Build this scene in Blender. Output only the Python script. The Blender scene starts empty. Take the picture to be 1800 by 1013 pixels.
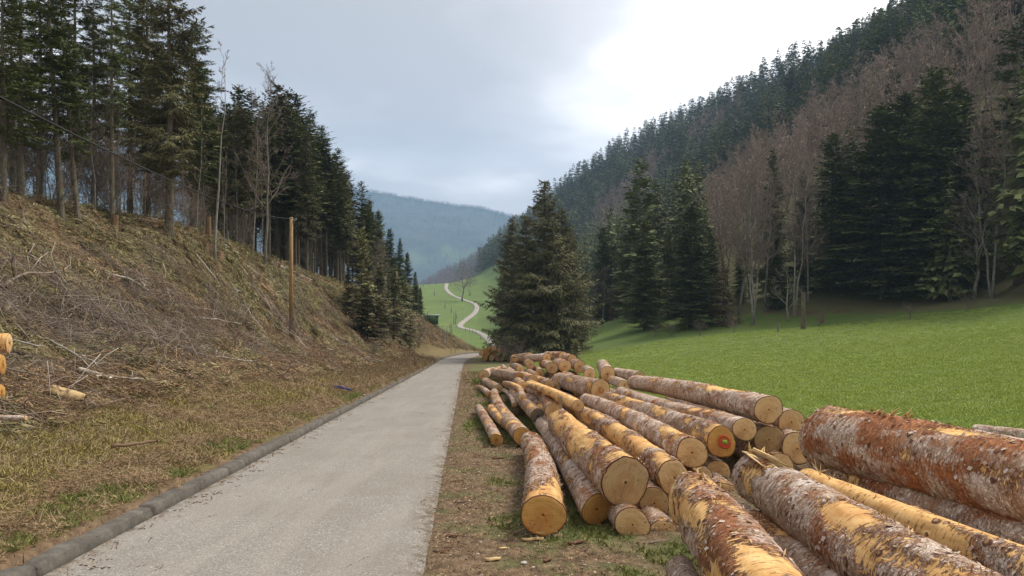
import bpy, math
import numpy as np
from mathutils import Vector, Matrix

# ------------------------------------------------------------------ camera, sky, sun, exposure
SC = bpy.context.scene
COL = SC.collection
F, CX, CY, CAMZ = 1300.0, 900.0, 506.5, 1.7
cam_d = bpy.data.cameras.new('camera'); cam = bpy.data.objects.new('camera', cam_d); COL.objects.link(cam)
cam.location = (0, 0, CAMZ); cam.rotation_euler = (math.radians(90), 0, 0)
cam_d.sensor_width = 36; cam_d.lens = 26.0; cam_d.clip_start = 0.1; cam_d.clip_end = 12000
SC.camera = cam
SC.view_settings.view_transform = 'Standard'; SC.view_settings.look = 'None'
SC.view_settings.gamma = 1; SC.view_settings.use_curve_mapping = False
SC.view_settings.exposure = 1.6
SC.cycles.use_denoising = True
SC.cycles.max_bounces = 6; SC.cycles.diffuse_bounces = 3; SC.cycles.volume_bounces = 1
SC.cycles.transparent_max_bounces = 8

SUN_EL, SUN_AZ = math.radians(52), math.radians(60)      # azimuth clockwise from the viewing direction (+Y)
sun_dir = Vector((math.sin(SUN_AZ) * math.cos(SUN_EL), math.cos(SUN_AZ) * math.cos(SUN_EL), math.sin(SUN_EL)))
sd = bpy.data.lights.new('sun', 'SUN'); so = bpy.data.objects.new('sun', sd); COL.objects.link(so)
sd.energy = 1.5; sd.angle = math.radians(25); sd.color = (1.0, 0.92, 0.82)
so.rotation_euler = sun_dir.to_track_quat('Z', 'Y').to_euler(); so.location = (20, 10, 60)

W = bpy.data.worlds.new('World'); SC.world = W; W.use_nodes = True
nt = W.node_tree; N = nt.nodes; L = nt.links; N.clear()
def wn(t, **k):
    n = N.new(t)
    for a, b in k.items(): setattr(n, a, b)
    return n
wo = wn('ShaderNodeOutputWorld'); bg = wn('ShaderNodeBackground'); bg.inputs['Strength'].default_value = 0.1
sky = wn('ShaderNodeTexSky', sky_type='NISHITA', sun_disc=False)
sky.sun_elevation = SUN_EL; sky.sun_rotation = SUN_AZ; sky.altitude = 800; sky.air_density = 1.0; sky.dust_density = 2.0
geo = wn('ShaderNodeTexCoord'); sep = wn('ShaderNodeSeparateXYZ'); L.new(geo.outputs['Generated'], sep.inputs[0])
def wm(op, a, b=None, c=None):
    n = wn('ShaderNodeMath', operation=op)
    for i, v in enumerate((a, b, c)):
        if v is None: continue
        if isinstance(v, (int, float)): n.inputs[i].default_value = v
        else: L.new(v, n.inputs[i])
    return n.outputs[0]
zc = wm('ADD', wm('MAXIMUM', sep.outputs['Z'], 0.0), 0.16)
cmb = wn('ShaderNodeCombineXYZ'); L.new(wm('DIVIDE', sep.outputs['X'], zc), cmb.inputs[0]); L.new(wm('DIVIDE', sep.outputs['Y'], zc), cmb.inputs[1])
n1 = wn('ShaderNodeTexNoise'); n1.inputs['Scale'].default_value = 0.62; n1.inputs['Detail'].default_value = 8; n1.inputs['Roughness'].default_value = 0.52; n1.inputs['Distortion'].default_value = 0.3
mp = wn('ShaderNodeMapping'); mp.inputs['Location'].default_value = (-3.0, 4.0, 3.0); L.new(cmb.outputs[0], mp.inputs[0]); L.new(mp.outputs[0], n1.inputs['Vector'])
rmp = wn('ShaderNodeValToRGB'); L.new(n1.outputs['Fac'], rmp.inputs[0])
e = rmp.color_ramp.elements
e[0].position = 0.36; e[0].color = (0.44, 0.425, 0.425, 1); e[1].position = 0.62; e[1].color = (1.12, 1.06, 1.01, 1)
k = e.new(0.46); k.color = (0.58, 0.558, 0.555, 1)
k = e.new(0.53); k.color = (0.84, 0.80, 0.775, 1)
dotn = wn('ShaderNodeVectorMath', operation='DOT_PRODUCT'); L.new(geo.outputs['Generated'], dotn.inputs[0])
gd = Vector((math.sin(math.radians(34)) * 0.93, math.cos(math.radians(34)) * 0.93, 0.5)).normalized(); dotn.inputs[1].default_value = gd
glow = wm('MULTIPLY', wm('POWER', wm('MAXIMUM', dotn.outputs['Value'], 0.0), 9.0), 1.0)
lev = wm('ADD', wm('MULTIPLY', glow, 4.6), 4.2)
cl = wn('ShaderNodeVectorMath', operation='SCALE'); L.new(rmp.outputs[0], cl.inputs[0]); L.new(lev, cl.inputs['Scale'])
mix = wn('ShaderNodeMix', data_type='RGBA'); mix.inputs[0].default_value = 0.97
L.new(sky.outputs[0], mix.inputs[6]); L.new(cl.outputs[0], mix.inputs[7])
L.new(mix.outputs[2], bg.inputs['Color']); L.new(bg.outputs[0], wo.inputs[0])

# ------------------------------------------------------------------ helpers
rng = np.random.default_rng(11)
def px(x, y, d):                                   # photo pixel at depth d -> place in the valley
    return np.array(((x - CX) / F * d, d, CAMZ - (y - CY) / F * d))
_perm = np.random.default_rng(5).permutation(256); _perm = np.concatenate([_perm, _perm, _perm])
_g = np.random.default_rng(6).normal(size=(256, 3)); _g /= np.linalg.norm(_g, axis=1)[:, None]
def noise3(P):
    P = np.asarray(P, float); I = np.floor(P).astype(int); f = P - I; I &= 255
    u = f * f * f * (f * (f * 6 - 15) + 10); out = 0
    for dx in (0, 1):
        wx = u[:, 0] if dx else 1 - u[:, 0]
        for dy in (0, 1):
            wy = u[:, 1] if dy else 1 - u[:, 1]
            for dz in (0, 1):
                wz = u[:, 2] if dz else 1 - u[:, 2]
                h = _perm[_perm[_perm[I[:, 0] + dx] + I[:, 1] + dy] + I[:, 2] + dz] & 255
                out = out + wx * wy * wz * ((f - (dx, dy, dz)) * _g[h]).sum(1)
    return out * 1.6
def fbm(P, o=4, r=0.5):
    a, s, t = 1.0, 0, 0
    for i in range(o):
        s = s + a * noise3(np.asarray(P) * 2 ** i + 17.3 * i); t += a; a *= r
    return s / t
def n2(x, y, sc, o=4, z=0.0, r=0.5):
    x = np.asarray(x, float); y = np.asarray(y, float)
    return fbm(np.stack([x.ravel() * sc, y.ravel() * sc, np.full(x.size, z + 0.37)], 1), o, r).reshape(x.shape)
def sstep(a, b, x):
    t = np.clip((x - a) / (b - a), 0, 1); return t * t * (3 - 2 * t)

def mesh_np(name, V, faces, mats=(), smooth=False, attrs=None):
    """faces: list of (array m x k, material index)"""
    me = bpy.data.meshes.new(name); V = np.asarray(V, np.float32)
    me.vertices.add(len(V)); me.vertices.foreach_set('co', V.ravel())
    fs = [(np.asarray(f, np.int32), mi) for f, mi in faces if len(f)]
    nl = sum(f.size for f, _ in fs); nf = sum(len(f) for f, _ in fs)
    me.loops.add(nl); me.polygons.add(nf)
    me.loops.foreach_set('vertex_index', np.concatenate([f.ravel() for f, _ in fs]))
    tot = np.concatenate([np.full(len(f), f.shape[1], np.int32) for f, _ in fs])
    me.polygons.foreach_set('loop_start', (np.cumsum(tot) - tot).astype(np.int32))
    me.polygons.foreach_set('material_index', np.concatenate([np.full(len(f), mi, np.int32) for f, mi in fs]))
    if smooth: me.polygons.foreach_set('use_smooth', np.ones(nf, bool))
    for m in mats: me.materials.append(m)
    for k, a in (attrs or {}).items():
        a = np.asarray(a, np.float32)
        if a.ndim == 1: me.attributes.new(k, 'FLOAT', 'POINT').data.foreach_set('value', a)
        else: me.attributes.new(k, 'FLOAT_VECTOR', 'POINT').data.foreach_set('vector', a.ravel())
    me.update(); me.validate()
    return me
def link(name, me, parent=None, label=None, cat=None, group=None, kind=None, loc=None):
    o = bpy.data.objects.new(name, me); COL.objects.link(o)
    if parent is not None: o.parent = parent
    if loc is not None: o.location = loc
    tag(o, label, cat, group, kind); return o
def tag(o, label=None, cat=None, group=None, kind=None):
    if label: o['label'] = label
    if cat: o['category'] = cat
    if group: o['group'] = group
    if kind: o['kind'] = kind
    return o
def grid_faces(nr, nc, wrap=False):
    i = np.arange(nr - 1)[:, None] * nc; j = np.arange(nc if wrap else nc - 1)[None, :]; j2 = (j + 1) % nc
    return np.stack([i + j, i + j2, i + nc + j2, i + nc + j], -1).reshape(-1, 4)
def merge(parts):
    """parts: list of (V, [(faces, mi)]) -> one"""
    Vs, Fs, o = [], [], 0
    for V, fs in parts:
        if len(V) == 0: continue
        Vs.append(V); Fs += [(np.asarray(f) + o, mi) for f, mi in fs if len(f)]; o += len(V)
    return np.concatenate(Vs), Fs
def unit(v): return v / np.maximum(np.linalg.norm(v, axis=-1, keepdims=True), 1e-9)
def tubes(P, Rr, sides=6, mi=0):
    P = np.asarray(P, float); Rr = np.asarray(Rr, float); B, K, _ = P.shape
    T = np.empty_like(P); T[:, 1:-1] = P[:, 2:] - P[:, :-2]; T[:, 0] = P[:, 1] - P[:, 0]; T[:, -1] = P[:, -1] - P[:, -2]
    T = unit(T); ax = unit(P[:, -1] - P[:, 0])
    ref = np.where(np.abs(ax[:, 2:3]) > 0.8, np.array([[1.0, 0, 0]]), np.array([[0, 0, 1.0]]))[:, None, :]
    U = unit(np.cross(T, np.broadcast_to(ref, T.shape))); Wv = np.cross(T, U)
    a = np.arange(sides) / sides * 2 * np.pi
    V = P[:, :, None] + Rr[:, :, None, None] * (np.cos(a)[:, None] * U[:, :, None] + np.sin(a)[:, None] * Wv[:, :, None])
    f = grid_faces(K, sides, True)
    fs = (f[None] + (np.arange(B) * K * sides)[:, None, None]).reshape(-1, 4)
    caps = []
    if sides >= 3:
        capa = np.arange(sides)
        for b in range(B):
            if B <= 400 and Rr[b, -1] > 0.004: caps.append(b * K * sides + (K - 1) * sides + capa)
            if B <= 400 and Rr[b, 0] > 0.004: caps.append(b * K * sides + capa[::-1])
    F_ = [(fs, mi)]
    if caps: F_.append((np.array(caps), mi))
    return V.reshape(-1, 3), F_
def kites(B, D, S, l, w, mi=0, mid=0.4):
    l = l[:, None]; w = w[:, None]
    V = np.stack([B, B + D * l * mid + S * w / 2, B + D * l, B + D * l * mid - S * w / 2], 1).reshape(-1, 3)
    f = np.arange(len(B) * 4).reshape(-1, 4)
    return V, [(f, mi)]
def box(c, s, mi=0):
    c = np.array(c, float); s = np.array(s, float) / 2
    V = np.array([[x, y, z] for x in (-1, 1) for y in (-1, 1) for z in (-1, 1)]) * s + c
    return V, [(np.array([[0, 1, 3, 2], [4, 6, 7, 5], [0, 4, 5, 1], [2, 3, 7, 6], [0, 2, 6, 4], [1, 5, 7, 3]]), mi)]

# ------------------------------------------------------------------ materials
class M_:
    def __init__(s, name, rough=0.9):
        s.m = bpy.data.materials.new(name); s.m.use_nodes = True; s.t = s.m.node_tree
        s.b = s.t.nodes['Principled BSDF']; s.b.inputs['Roughness'].default_value = rough
        s.b.inputs['Specular IOR Level'].default_value = 0.25
    def n(s, t, **k):
        n = s.t.nodes.new(t)
        for a, b in k.items(): setattr(n, a, b)
        return n
    def set(s, sock, v):
        if v is None: return
        if isinstance(v, bpy.types.NodeSocket): s.t.links.new(v, sock)
        else:
            if hasattr(sock.default_value, '__len__') and not hasattr(v, '__len__'): v = [v] * len(sock.default_value)
            if hasattr(v, '__len__') and len(v) == 3 and len(sock.default_value) == 4: v = (*v, 1)
            sock.default_value = v
    def co(s, scale=(1, 1, 1), which='Object', loc=(0, 0, 0)):
        c = s.n('ShaderNodeTexCoord'); m = s.n('ShaderNodeMapping'); s.t.links.new(c.outputs[which], m.inputs[0])
        m.inputs['Scale'].default_value = scale; m.inputs['Location'].default_value = loc; return m.outputs[0]
    def noise(s, vec, scale, detail=5, rough=0.55, dist=0.0):
        n = s.n('ShaderNodeTexNoise'); s.set(n.inputs['Vector'], vec); n.inputs['Scale'].default_value = scale
        n.inputs['Detail'].default_value = detail; n.inputs['Roughness'].default_value = rough; n.inputs['Distortion'].default_value = dist
        return n.outputs['Fac']
    def vor(s, vec, scale, feature='F1', out='Distance', rnd=1.0):
        n = s.n('ShaderNodeTexVoronoi', feature=feature); s.set(n.inputs['Vector'], vec); n.inputs['Scale'].default_value = scale
        n.inputs['Randomness'].default_value = rnd
        return n.outputs[out]
    def math(s, op, a, b=0.0, clamp=False):
        n = s.n('ShaderNodeMath', operation=op, use_clamp=clamp); s.set(n.inputs[0], a); s.set(n.inputs[1], b); return n.outputs[0]
    def ss(s, x, a, b, lo=0.0, hi=1.0):
        n = s.n('ShaderNodeMapRange', interpolation_type='SMOOTHSTEP'); s.set(n.inputs[0], x)
        n.inputs[1].default_value = a; n.inputs[2].default_value = b; n.inputs[3].default_value = lo; n.inputs[4].default_value = hi
        return n.outputs[0]
    def mix(s, f, a, b, mode='MIX'):
        n = s.n('ShaderNodeMix', data_type='RGBA', blend_type=mode); s.set(n.inputs[0], f); s.set(n.inputs[6], a); s.set(n.inputs[7], b)
        return n.outputs[2]
    def ramp(s, f, stops):
        n = s.n('ShaderNodeValToRGB'); s.set(n.inputs[0], f); e = n.color_ramp.elements
        while len(e) < len(stops): e.new(0.5)
        for i, (p, c) in enumerate(stops): e[i].position = p; e[i].color = (*c, 1) if len(c) == 3 else c
        return n.outputs[0]
    def attr(s, name, out='Fac'):
        n = s.n('ShaderNodeAttribute', attribute_name=name); return n.outputs[out]
    def objrand(s): return s.n('ShaderNodeObjectInfo').outputs['Random']
    def island(s): return s.n('ShaderNodeNewGeometry').outputs['Random Per Island']
    def bump(s, h, strength=0.5, dist=0.01):
        n = s.n('ShaderNodeBump'); s.set(n.inputs['Height'], h); n.inputs['Strength'].default_value = strength; n.inputs['Distance'].default_value = dist
        s.t.links.new(n.outputs[0], s.b.inputs['Normal'])
    def col(s, c): s.set(s.b.inputs['Base Color'], c); return s
def bright(m, c, f):                                   # multiply colour by a scalar socket
    n = m.n('ShaderNodeVectorMath', operation='SCALE'); m.set(n.inputs[0], c); m.set(n.inputs['Scale'], f); return n.outputs[0]

def mat_foliage(name, a, b, tip=None):
    m = M_(name, 0.75); i = m.island(); o = m.objrand()
    c = m.mix(i, a, b); nz = m.noise(m.co(), 0.35, 3)
    c = m.mix(m.ss(nz, 0.42, 0.62), c, bright(m, c, 1.55))
    if tip: c = m.mix(m.math('GREATER_THAN', i, 0.9), c, tip)
    c = bright(m, c, m.ss(o, 0, 1, 0.72, 1.3)); m.col(c); return m.m
def mat_wood(name, a, b, sc=8, rough=0.9, bstr=0.4, lichen=None):
    m = M_(name, rough); v = m.co((1, 1, 0.25)); n = m.noise(v, sc, 6, 0.65)
    c = m.ramp(n, [(0.3, a), (0.7, b)])
    if lichen: c = m.mix(m.ss(m.noise(m.co(), 2.2, 4), 0.52, 0.64), c, lichen)
    c = bright(m, c, m.ss(m.objrand(), 0, 1, 0.8, 1.2))
    m.col(c); m.bump(n, bstr, 0.02); return m.m
def mat_flat(name, a, b=None, sc=20, rough=0.8):
    m = M_(name, rough); b = b or tuple(x * 0.7 for x in a)
    m.col(m.mix(m.noise(m.co(), sc, 4), a, b)); return m.m
def mat_island(name, stops, rough=0.9):
    m = M_(name, rough); m.col(m.ramp(m.island(), stops)); return m.m

MAT = {}
MAT['spruce'] = mat_foliage('spruce_needles', (0.055, 0.057, 0.024), (0.135, 0.125, 0.055), (0.115, 0.100, 0.055))
MAT['fir'] = mat_foliage('fir_needles', (0.042, 0.062, 0.021), (0.125, 0.145, 0.048), (0.18, 0.19, 0.06))
MAT['farfir'] = mat_foliage('distant_needles', (0.045, 0.062, 0.026), (0.17, 0.185, 0.07))
MAT['young'] = mat_foliage('young_needles', (0.12, 0.125, 0.055), (0.26, 0.25, 0.12), (0.33, 0.31, 0.17))
MAT['dead'] = mat_foliage('dry_needles', (0.11, 0.075, 0.04), (0.19, 0.13, 0.07))
MAT['trunk'] = mat_wood('conifer_bark', (0.06, 0.045, 0.034), (0.20, 0.165, 0.125), 9, lichen=(0.14, 0.15, 0.085))
MAT['greytrunk'] = mat_wood('grey_bark', (0.16, 0.145, 0.125), (0.34, 0.32, 0.29), 6, lichen=(0.17, 0.18, 0.12))
MAT['twig'] = mat_island('beech_twigs', [(0, (0.13, 0.098, 0.082)), (1, (0.24, 0.19, 0.16))])
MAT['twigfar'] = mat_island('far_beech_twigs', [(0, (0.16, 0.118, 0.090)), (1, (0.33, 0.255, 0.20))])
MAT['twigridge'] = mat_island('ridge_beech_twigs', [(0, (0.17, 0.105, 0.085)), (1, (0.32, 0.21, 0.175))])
MAT['lichtwig'] = mat_island('lichen_twigs', [(0, (0.15, 0.14, 0.09)), (1, (0.30, 0.28, 0.20))])
MAT['palewood'] = mat_wood('fresh_wood', (0.56, 0.38, 0.17), (0.76, 0.56, 0.29), 30, 0.8, 0.2)
MAT['pole'] = mat_wood('pole_wood', (0.19, 0.12, 0.055), (0.31, 0.205, 0.095), 14, 0.8, 0.15)
MAT['oldpole'] = mat_wood('weathered_pole', (0.16, 0.14, 0.11), (0.28, 0.25, 0.20), 14)
MAT['metal'] = mat_flat('galvanised_metal', (0.35, 0.36, 0.37), sc=40, rough=0.5)
MAT['cable'] = mat_flat('cable_black', (0.03, 0.03, 0.032), sc=10, rough=0.6)

# ------------------------------------------------------------------ terrain heights
HALF = 1.42
_yk = np.array([-30, 0, 60, 70, 80, 90, 100, 112, 125, 160, 200, 260, 330, 390, 450, 500, 560, 600, 700, 1500, 2500], float)
_xk = np.array([.15, -1.70, -5.39, -5.95, -6.15, -5.5, -4.1, -1.6, 0.2, 1.5, -1, -7, -17, -19, -30, -43, -50, -60, -60, -100, -100], float)
_zy = np.array([-30, 0, 60, 75, 90, 100, 115, 130, 160, 200, 260, 330, 390, 450, 500, 540, 600, 700, 900, 1500, 2500], float)
_zz = np.array([2.4, 0, -4.8, -5.75, -6.5, -7.1, -8.4, -10, -13, -15.2, -16.3, -13.3, -8.5, -2.1, 4, 5.5, -4, -28, -60, -130, -135], float)
_ft = np.arange(-40, 2500, 1.0)
def _smooth(yk, vk, w):
    v = np.interp(_ft, yk, vk); out = v.copy(); cs = np.concatenate([[0], np.cumsum(v)])
    for i in range(len(v)):
        ww = int(min(max((_ft[i]) * w, 3), 14, i, len(v) - 1 - i))
        out[i] = (cs[i + ww + 1] - cs[i - ww]) / (2 * ww + 1)
    return out
_xs = _smooth(_yk, _xk, 0.06); _zs = _smooth(_zy, _zz, 0.05)
def xc(y): return np.interp(y, _ft, _xs)
def Zr(y): return np.interp(y, _ft, _zs)
# left banks: (distance left of the road edge, height above the road); right side: (distance right of the road edge, height)
FAR = [(300, 20), (1500, 60)]
ST = [
 (-30, [(0, .1), (2, .3), (5, .9), (9, 2.5), (12, 5), (15, 7.5), (22, 8), (40, 2), (100, -15), (400, -60), (1500, -100)],
       [(0, 0), (5, .05), (10, .4), (20, 2), (40, 6), (60, 12), (100, 45), (200, 130), (300, 135), (600, 60), (1500, 0)]),
 (12, [(0, .1), (2, .35), (4.4, .87), (7, 1.7), (10, 4), (13, 6.8), (18, 7.5), (40, 3), (100, -15), (400, -60), (1500, -100)],
      [(0, 0), (5, .05), (8, .3), (20, 1.6), (45, 6), (62, 10), (100, 40), (200, 126), (300, 132), (600, 60), (1500, 0)]),
 (26, [(0, .1), (3, .5), (6, 1.5), (9, 3.9), (12.5, 6.9), (18, 7.6), (40, 2), (100, -20), (400, -60), (1500, -100)],
      [(0, 0), (5, .05), (8, .3), (20, 1.5), (45, 5.2), (64, 10), (100, 38), (200, 124), (300, 132), (600, 60), (1500, 0)]),
 (34, [(0, .1), (3, .5), (6, 1.7), (8.5, 4.8), (10.5, 7.3), (16, 8), (40, 3), (100, -20), (400, -60), (1500, -100)],
      [(0, 0), (5, .05), (10, .45), (20, 1.4), (45, 4.9), (64, 9.5), (100, 38), (200, 124), (300, 132), (600, 60), (1500, 0)]),
 (45, [(0, .1), (3, .5), (6.4, 1.8), (8.5, 4.5), (10.5, 7.7), (16, 9), (40, 9), (100, -5), (400, -60), (1500, -100)],
      [(0, 0), (5, .05), (12, .7), (22, 1.6), (45, 3.6), (58, 6.6), (70, 14), (95, 32), (205, 120), (300, 130), (600, 60), (1500, 0)]),
 (65, [(0, .1), (2.5, .6), (4.5, 2.3), (7.9, 6.6), (14, 9), (40, 14), (100, 10), (400, -60), (1500, -100)],
      [(0, 0), (5, .05), (12, .8), (25, 2.7), (44, 3.9), (56, 6.4), (70, 15), (95, 36), (205, 124), (300, 130), (600, 60), (1500, 0)]),
 (80, [(0, .1), (2, .5), (4, 2.6), (7.3, 6.6), (14, 9.5), (40, 15), (100, 10), (400, -60), (1500, -100)],
      [(0, 0), (5, .05), (12, .9), (23, 2.45), (43, 4.3), (56, 6.6), (67, 14), (95, 38), (205, 126), (265, 134), (400, 106), (1500, 0)]),
 (92, [(0, .1), (2, .35), (4, 2.0), (6.8, 5.4), (14, 8.5), (40, 14), (100, 10), (400, -60), (1500, -100)],
      [(0, 0), (4, .05), (10, .9), (20, 3.0), (36, 6.5), (54, 12), (95, 45), (200, 130), (255, 134), (400, 106), (1500, 0)]),
 (112, [(0, .1), (3, .3), (6, 2), (9.7, 4.5), (16, 6), (40, 10), (100, 5), (400, -60), (1500, -100)],
      [(0, 0), (6, .5), (14, 4.4), (28, 9), (50, 22), (90, 50), (190, 132), (245, 136), (400, 100), (1500, 0)]),
 (140, [(0, 0), (10, .2), (20, 1), (60, 4), (100, 0), (400, -60), (1500, -100)],
      [(0, 0), (5, 1), (14, 6), (28, 14), (50, 28), (90, 56), (190, 136), (240, 140), (400, 100), (1500, 0)]),
 (200, [(0, 0), (30, -.5), (60, -2), (200, -20), (1500, -80)],
      [(0, 0), (8, 1.2), (25, 9), (50, 27), (90, 60), (190, 140), (230, 143), (400, 100), (1500, 0)]),
 (270, [(0, 0), (30, 0), (60, -3), (200, -40), (1500, -80)],
      [(0, 0), (8, .5), (20, 5), (40, 18), (70, 40), (110, 75), (200, 136), (230, 142), (400, 110), (1500, 0)]),
 (350, [(0, 0), (30, 1), (60, -3), (200, -60), (1500, -80)],
      [(0, 0), (14, 3), (36, 12), (66, 30), (116, 70), (206, 136), (231, 136), (400, 100), (1500, 0)]),
 (430, [(0, 0), (30, 1), (60, -2), (200, -60), (1500, -80)],
      [(0, 0), (14, 1.6), (30, 7), (60, 28), (105, 68), (180, 125), (205, 130), (330, 98), (1500, 0)]),
 (500, [(0, 0), (30, -.8), (60, -6), (200, -80), (1500, -100)],
      [(0, 0), (24, 4), (43, 14), (73, 30), (123, 72), (183, 114), (197, 116), (300, 90), (1500, 0)]),
 (620, [(0, 0), (50, -10), (200, -60), (1500, -60)],
      [(0, 0), (20, 10), (50, 40), (90, 78), (150, 118), (195, 130), (215, 131), (300, 100), (1500, 0)]),
 (800, [(0, 0), (50, -10), (200, -50), (1500, -60)],
      [(0, 0), (20, 14), (35, 60), (65, 98), (125, 143), (185, 168), (206, 170), (300, 140), (1500, 40)]),
 (1100, [(0, 0), (200, -20), (1500, -20)],
      [(0, 0), (15, 60), (35, 130), (70, 165), (120, 192), (152, 206), (300, 170), (1500, 60)]),
 (1350, [(0, 0), (200, -20), (1500, -20)],
      [(0, 0), (60, 60), (120, 100), (160, 110), (300, 90), (1500, 40)]),
 (1800, [(0, 0), (1500, 0)], [(0, 0), (1500, 0)]),
]
_sy = np.array([s[0] for s in ST], float)
def _hrel(a, y):
    out = np.empty((len(ST), a.size))
    for i, (sy, l, r) in enumerate(ST):
        l = np.array(l, float); r = np.array(r, float)
        X = np.concatenate([-(l[::-1, 0] + HALF), r[:, 0] + HALF]); Zv = np.concatenate([l[::-1, 1], r[:, 1]])
        out[i] = np.interp(a, X, Zv)
    i = np.clip(np.searchsorted(_sy, y) - 1, 0, len(ST) - 2); t = np.clip((y - _sy[i]) / (_sy[i + 1] - _sy[i]), 0, 1)
    t = t * 0.5 + sstep(0, 1, t) * 0.5
    j = np.arange(a.size); return out[i, j] * (1 - t) + out[i + 1, j] * t
def H(x, y, rough=True):
    x = np.asarray(x, float); y = np.asarray(y, float); shp = np.broadcast(x, y).shape
    x = np.broadcast_to(x, shp).ravel(); y = np.broadcast_to(y, shp).ravel()
    a = x - xc(y); dist = np.maximum(np.abs(a) - HALF, 0)
    s = np.clip(dist * 0.12, 0, 6.0)
    h = (_hrel(a, y) * 2 + _hrel(a - s, y) + _hrel(a + s, y) + _hrel(a, y - s * 1.5) + _hrel(a, y + s * 1.5)) / 6
    z = Zr(y) + h
    if rough:
        left = a < 0; u = dist
        amp = np.where(left, 0.30 * sstep(.5, 4, u), 0.03 * sstep(.3, 3, u) + 0.5 * sstep(45, 90, u)) * (1 + 2.0 * sstep(150, 500, y) * sstep(60, 100, u))
        z = z + amp * n2(x, y, 0.45, 4) + np.where(left, .05, .016) * sstep(.35, 1.2, u) * sstep(120, 60, y) * n2(x, y, 2.6, 3, 4)
        z = z + sstep(10, 60, u) * (n2(x, y, 0.05, 2, 9) * np.where(left, 0.5, 0.35))
    z = z + np.where(a < -(HALF + .1), .02 * (dist < 6), 0)
    road = (a > -(HALF + .16)) & (a < HALF - .05)
    z = np.where(road & (y < 250), Zr(y) - 0.10, z)
    return z.reshape(shp)
def H1(x, y): return float(H(np.array([x]), np.array([y]))[0])
_ds = 3.0 * 1.006 ** np.arange(1080)
def hit(x, y, lift=0.0):                            # where the line of sight through a photo pixel meets the ground
    X = (x - CX) / F * _ds; Zs = CAMZ - (y - CY) / F * _ds
    b = Zs < H(X, _ds)
    i = int(np.argmax(b)) if b.any() else len(_ds) - 1
    d = _ds[i]; P = px(x, y, d); P[2] = H1(P[0], P[1]) + lift; return P
def proj(P):
    P = np.asarray(P, float); return CX + P[..., 0] / P[..., 1] * F, CY - (P[..., 2] - CAMZ) / P[..., 1] * F

# ------------------------------------------------------------------ ground sheet
ys = [-8.0]
while ys[-1] < 1800: ys.append(ys[-1] + max(0.10, 0.0125 * max(ys[-1], 0)) if ys[-1] > 3 else ys[-1] + 0.4)
ys = np.array(ys)
xr = [0.0]; st = .13
while xr[-1] < 1500: xr.append(xr[-1] + (.13 if xr[-1] < 9 else max(.13, 0.025 * (xr[-1] - 4))))
xr = np.array(xr); xl = -xr[1:][::-1]; ax = np.concatenate([xl, xr])
AX, AY = np.meshgrid(ax - 2.0, ys); GX = AX + np.clip(xc(AY) + 1.7, -6, 3)     # columns follow the road
GZ = H(GX, AY)
aa = GX - xc(AY)
nz = n2(GX, AY, 0.12, 3, 3); nz2 = n2(GX, AY, 0.5, 3, 5)
v = aa - HALF; u = -aa - HALF
def forest_v(y): return np.interp(y, [0, 45, 65, 80, 92, 105, 115, 140, 200, 260, 350, 430, 500, 620], [56, 56, 54, 42, 29, 18, 15, 14, 12, 12, 20, 25, 60, 10])
meadow = sstep(4.2, 6.2, v + nz * 1.2 + nz2 * .8) * (1 - sstep(-.6, .8, v - forest_v(AY) + nz * 4 + nz2 * 1.5))
meadow = np.maximum(meadow, (v > -3) * sstep(92, 110, AY) * (1 - sstep(-2, 2, v - forest_v(AY) + nz * 4)))
meadow = np.where((AY > 118) & (v <= 0), sstep(118, 150, AY) * (AY < 640), meadow)
gverge = sstep(.15, .5, n2(GX, AY, 0.5, 3, 22) + 0.35 * sstep(9, 14, AY) * (v > 0.6)) * (v > .2) * (AY < 100)
forest = np.where(v > 0, sstep(0, 5, v - forest_v(AY) + nz * 4 + nz2 * 2), 0) + np.where((u > 0) & (AY < 140), sstep(10, 13, u + nz * 2), 0)
forest = np.where(AY > 640, 1, forest)
bank = (u > 0.2) * (AY < 135)
slash = bank * sstep(2.6, 4.6, u + nz * 2.5 + sstep(30, 60, AY) * -0.6) * (1 - forest * .5)
zone = np.stack([bank * 1.0, meadow, forest], -1).reshape(-1, 3)

m = M_('ground', 0.95); P_ = m.co(); z = m.n('ShaderNodeAttribute', attribute_name='zone'); sp = m.n('ShaderNodeSeparateXYZ'); m.t.links.new(z.outputs['Vector'], sp.inputs[0])
nL = m.noise(P_, 0.35, 4); nM = m.noise(P_, 1.6, 5, .6); nS = m.noise(P_, 9, 5, .65); nF = m.noise(P_, 45, 3, .6)
verge = m.ramp(nS, [(0.28, (.055, .035, .02)), (0.45, (.135, .088, .052)), (0.6, (.20, .135, .08)), (0.75, (.25, .185, .115))])
verge = m.mix(m.math('MULTIPLY', m.ss(nF, .66, .72), m.ss(nM, .4, .6)), verge, (.45, .41, .35))
verge = m.mix(m.math('MULTIPLY', m.ss(nM, .5, .62), .55), verge, (.085, .115, .03))
verge = m.mix(m.math('MULTIPLY', m.attr('gverge'), m.ss(nF, .32, .58)), verge, (.105, .155, .038))
mead = m.ramp(nS, [(0.3, (.075, .112, .022)), (0.5, (.118, .158, .036)), (0.72, (.16, .20, .054))])
mead = m.mix(m.ss(nL, .35, .7, 0, .5), mead, (.075, .165, .022))
mead = m.mix(m.ss(m.noise(P_, .09, 3), .5, .7, 0, .55), mead, (.15, .215, .04))
mead = m.mix(m.math('MULTIPLY', m.ss(m.noise(m.co((.6, 2.5, 1)), .9, 4), .62, .70), m.ss(nF, .4, .6)), mead, (.26, .23, .11))
mead = m.mix(m.ss(nF, .36, .28, 0, .6), mead, (.03, .06, .012))
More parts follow.
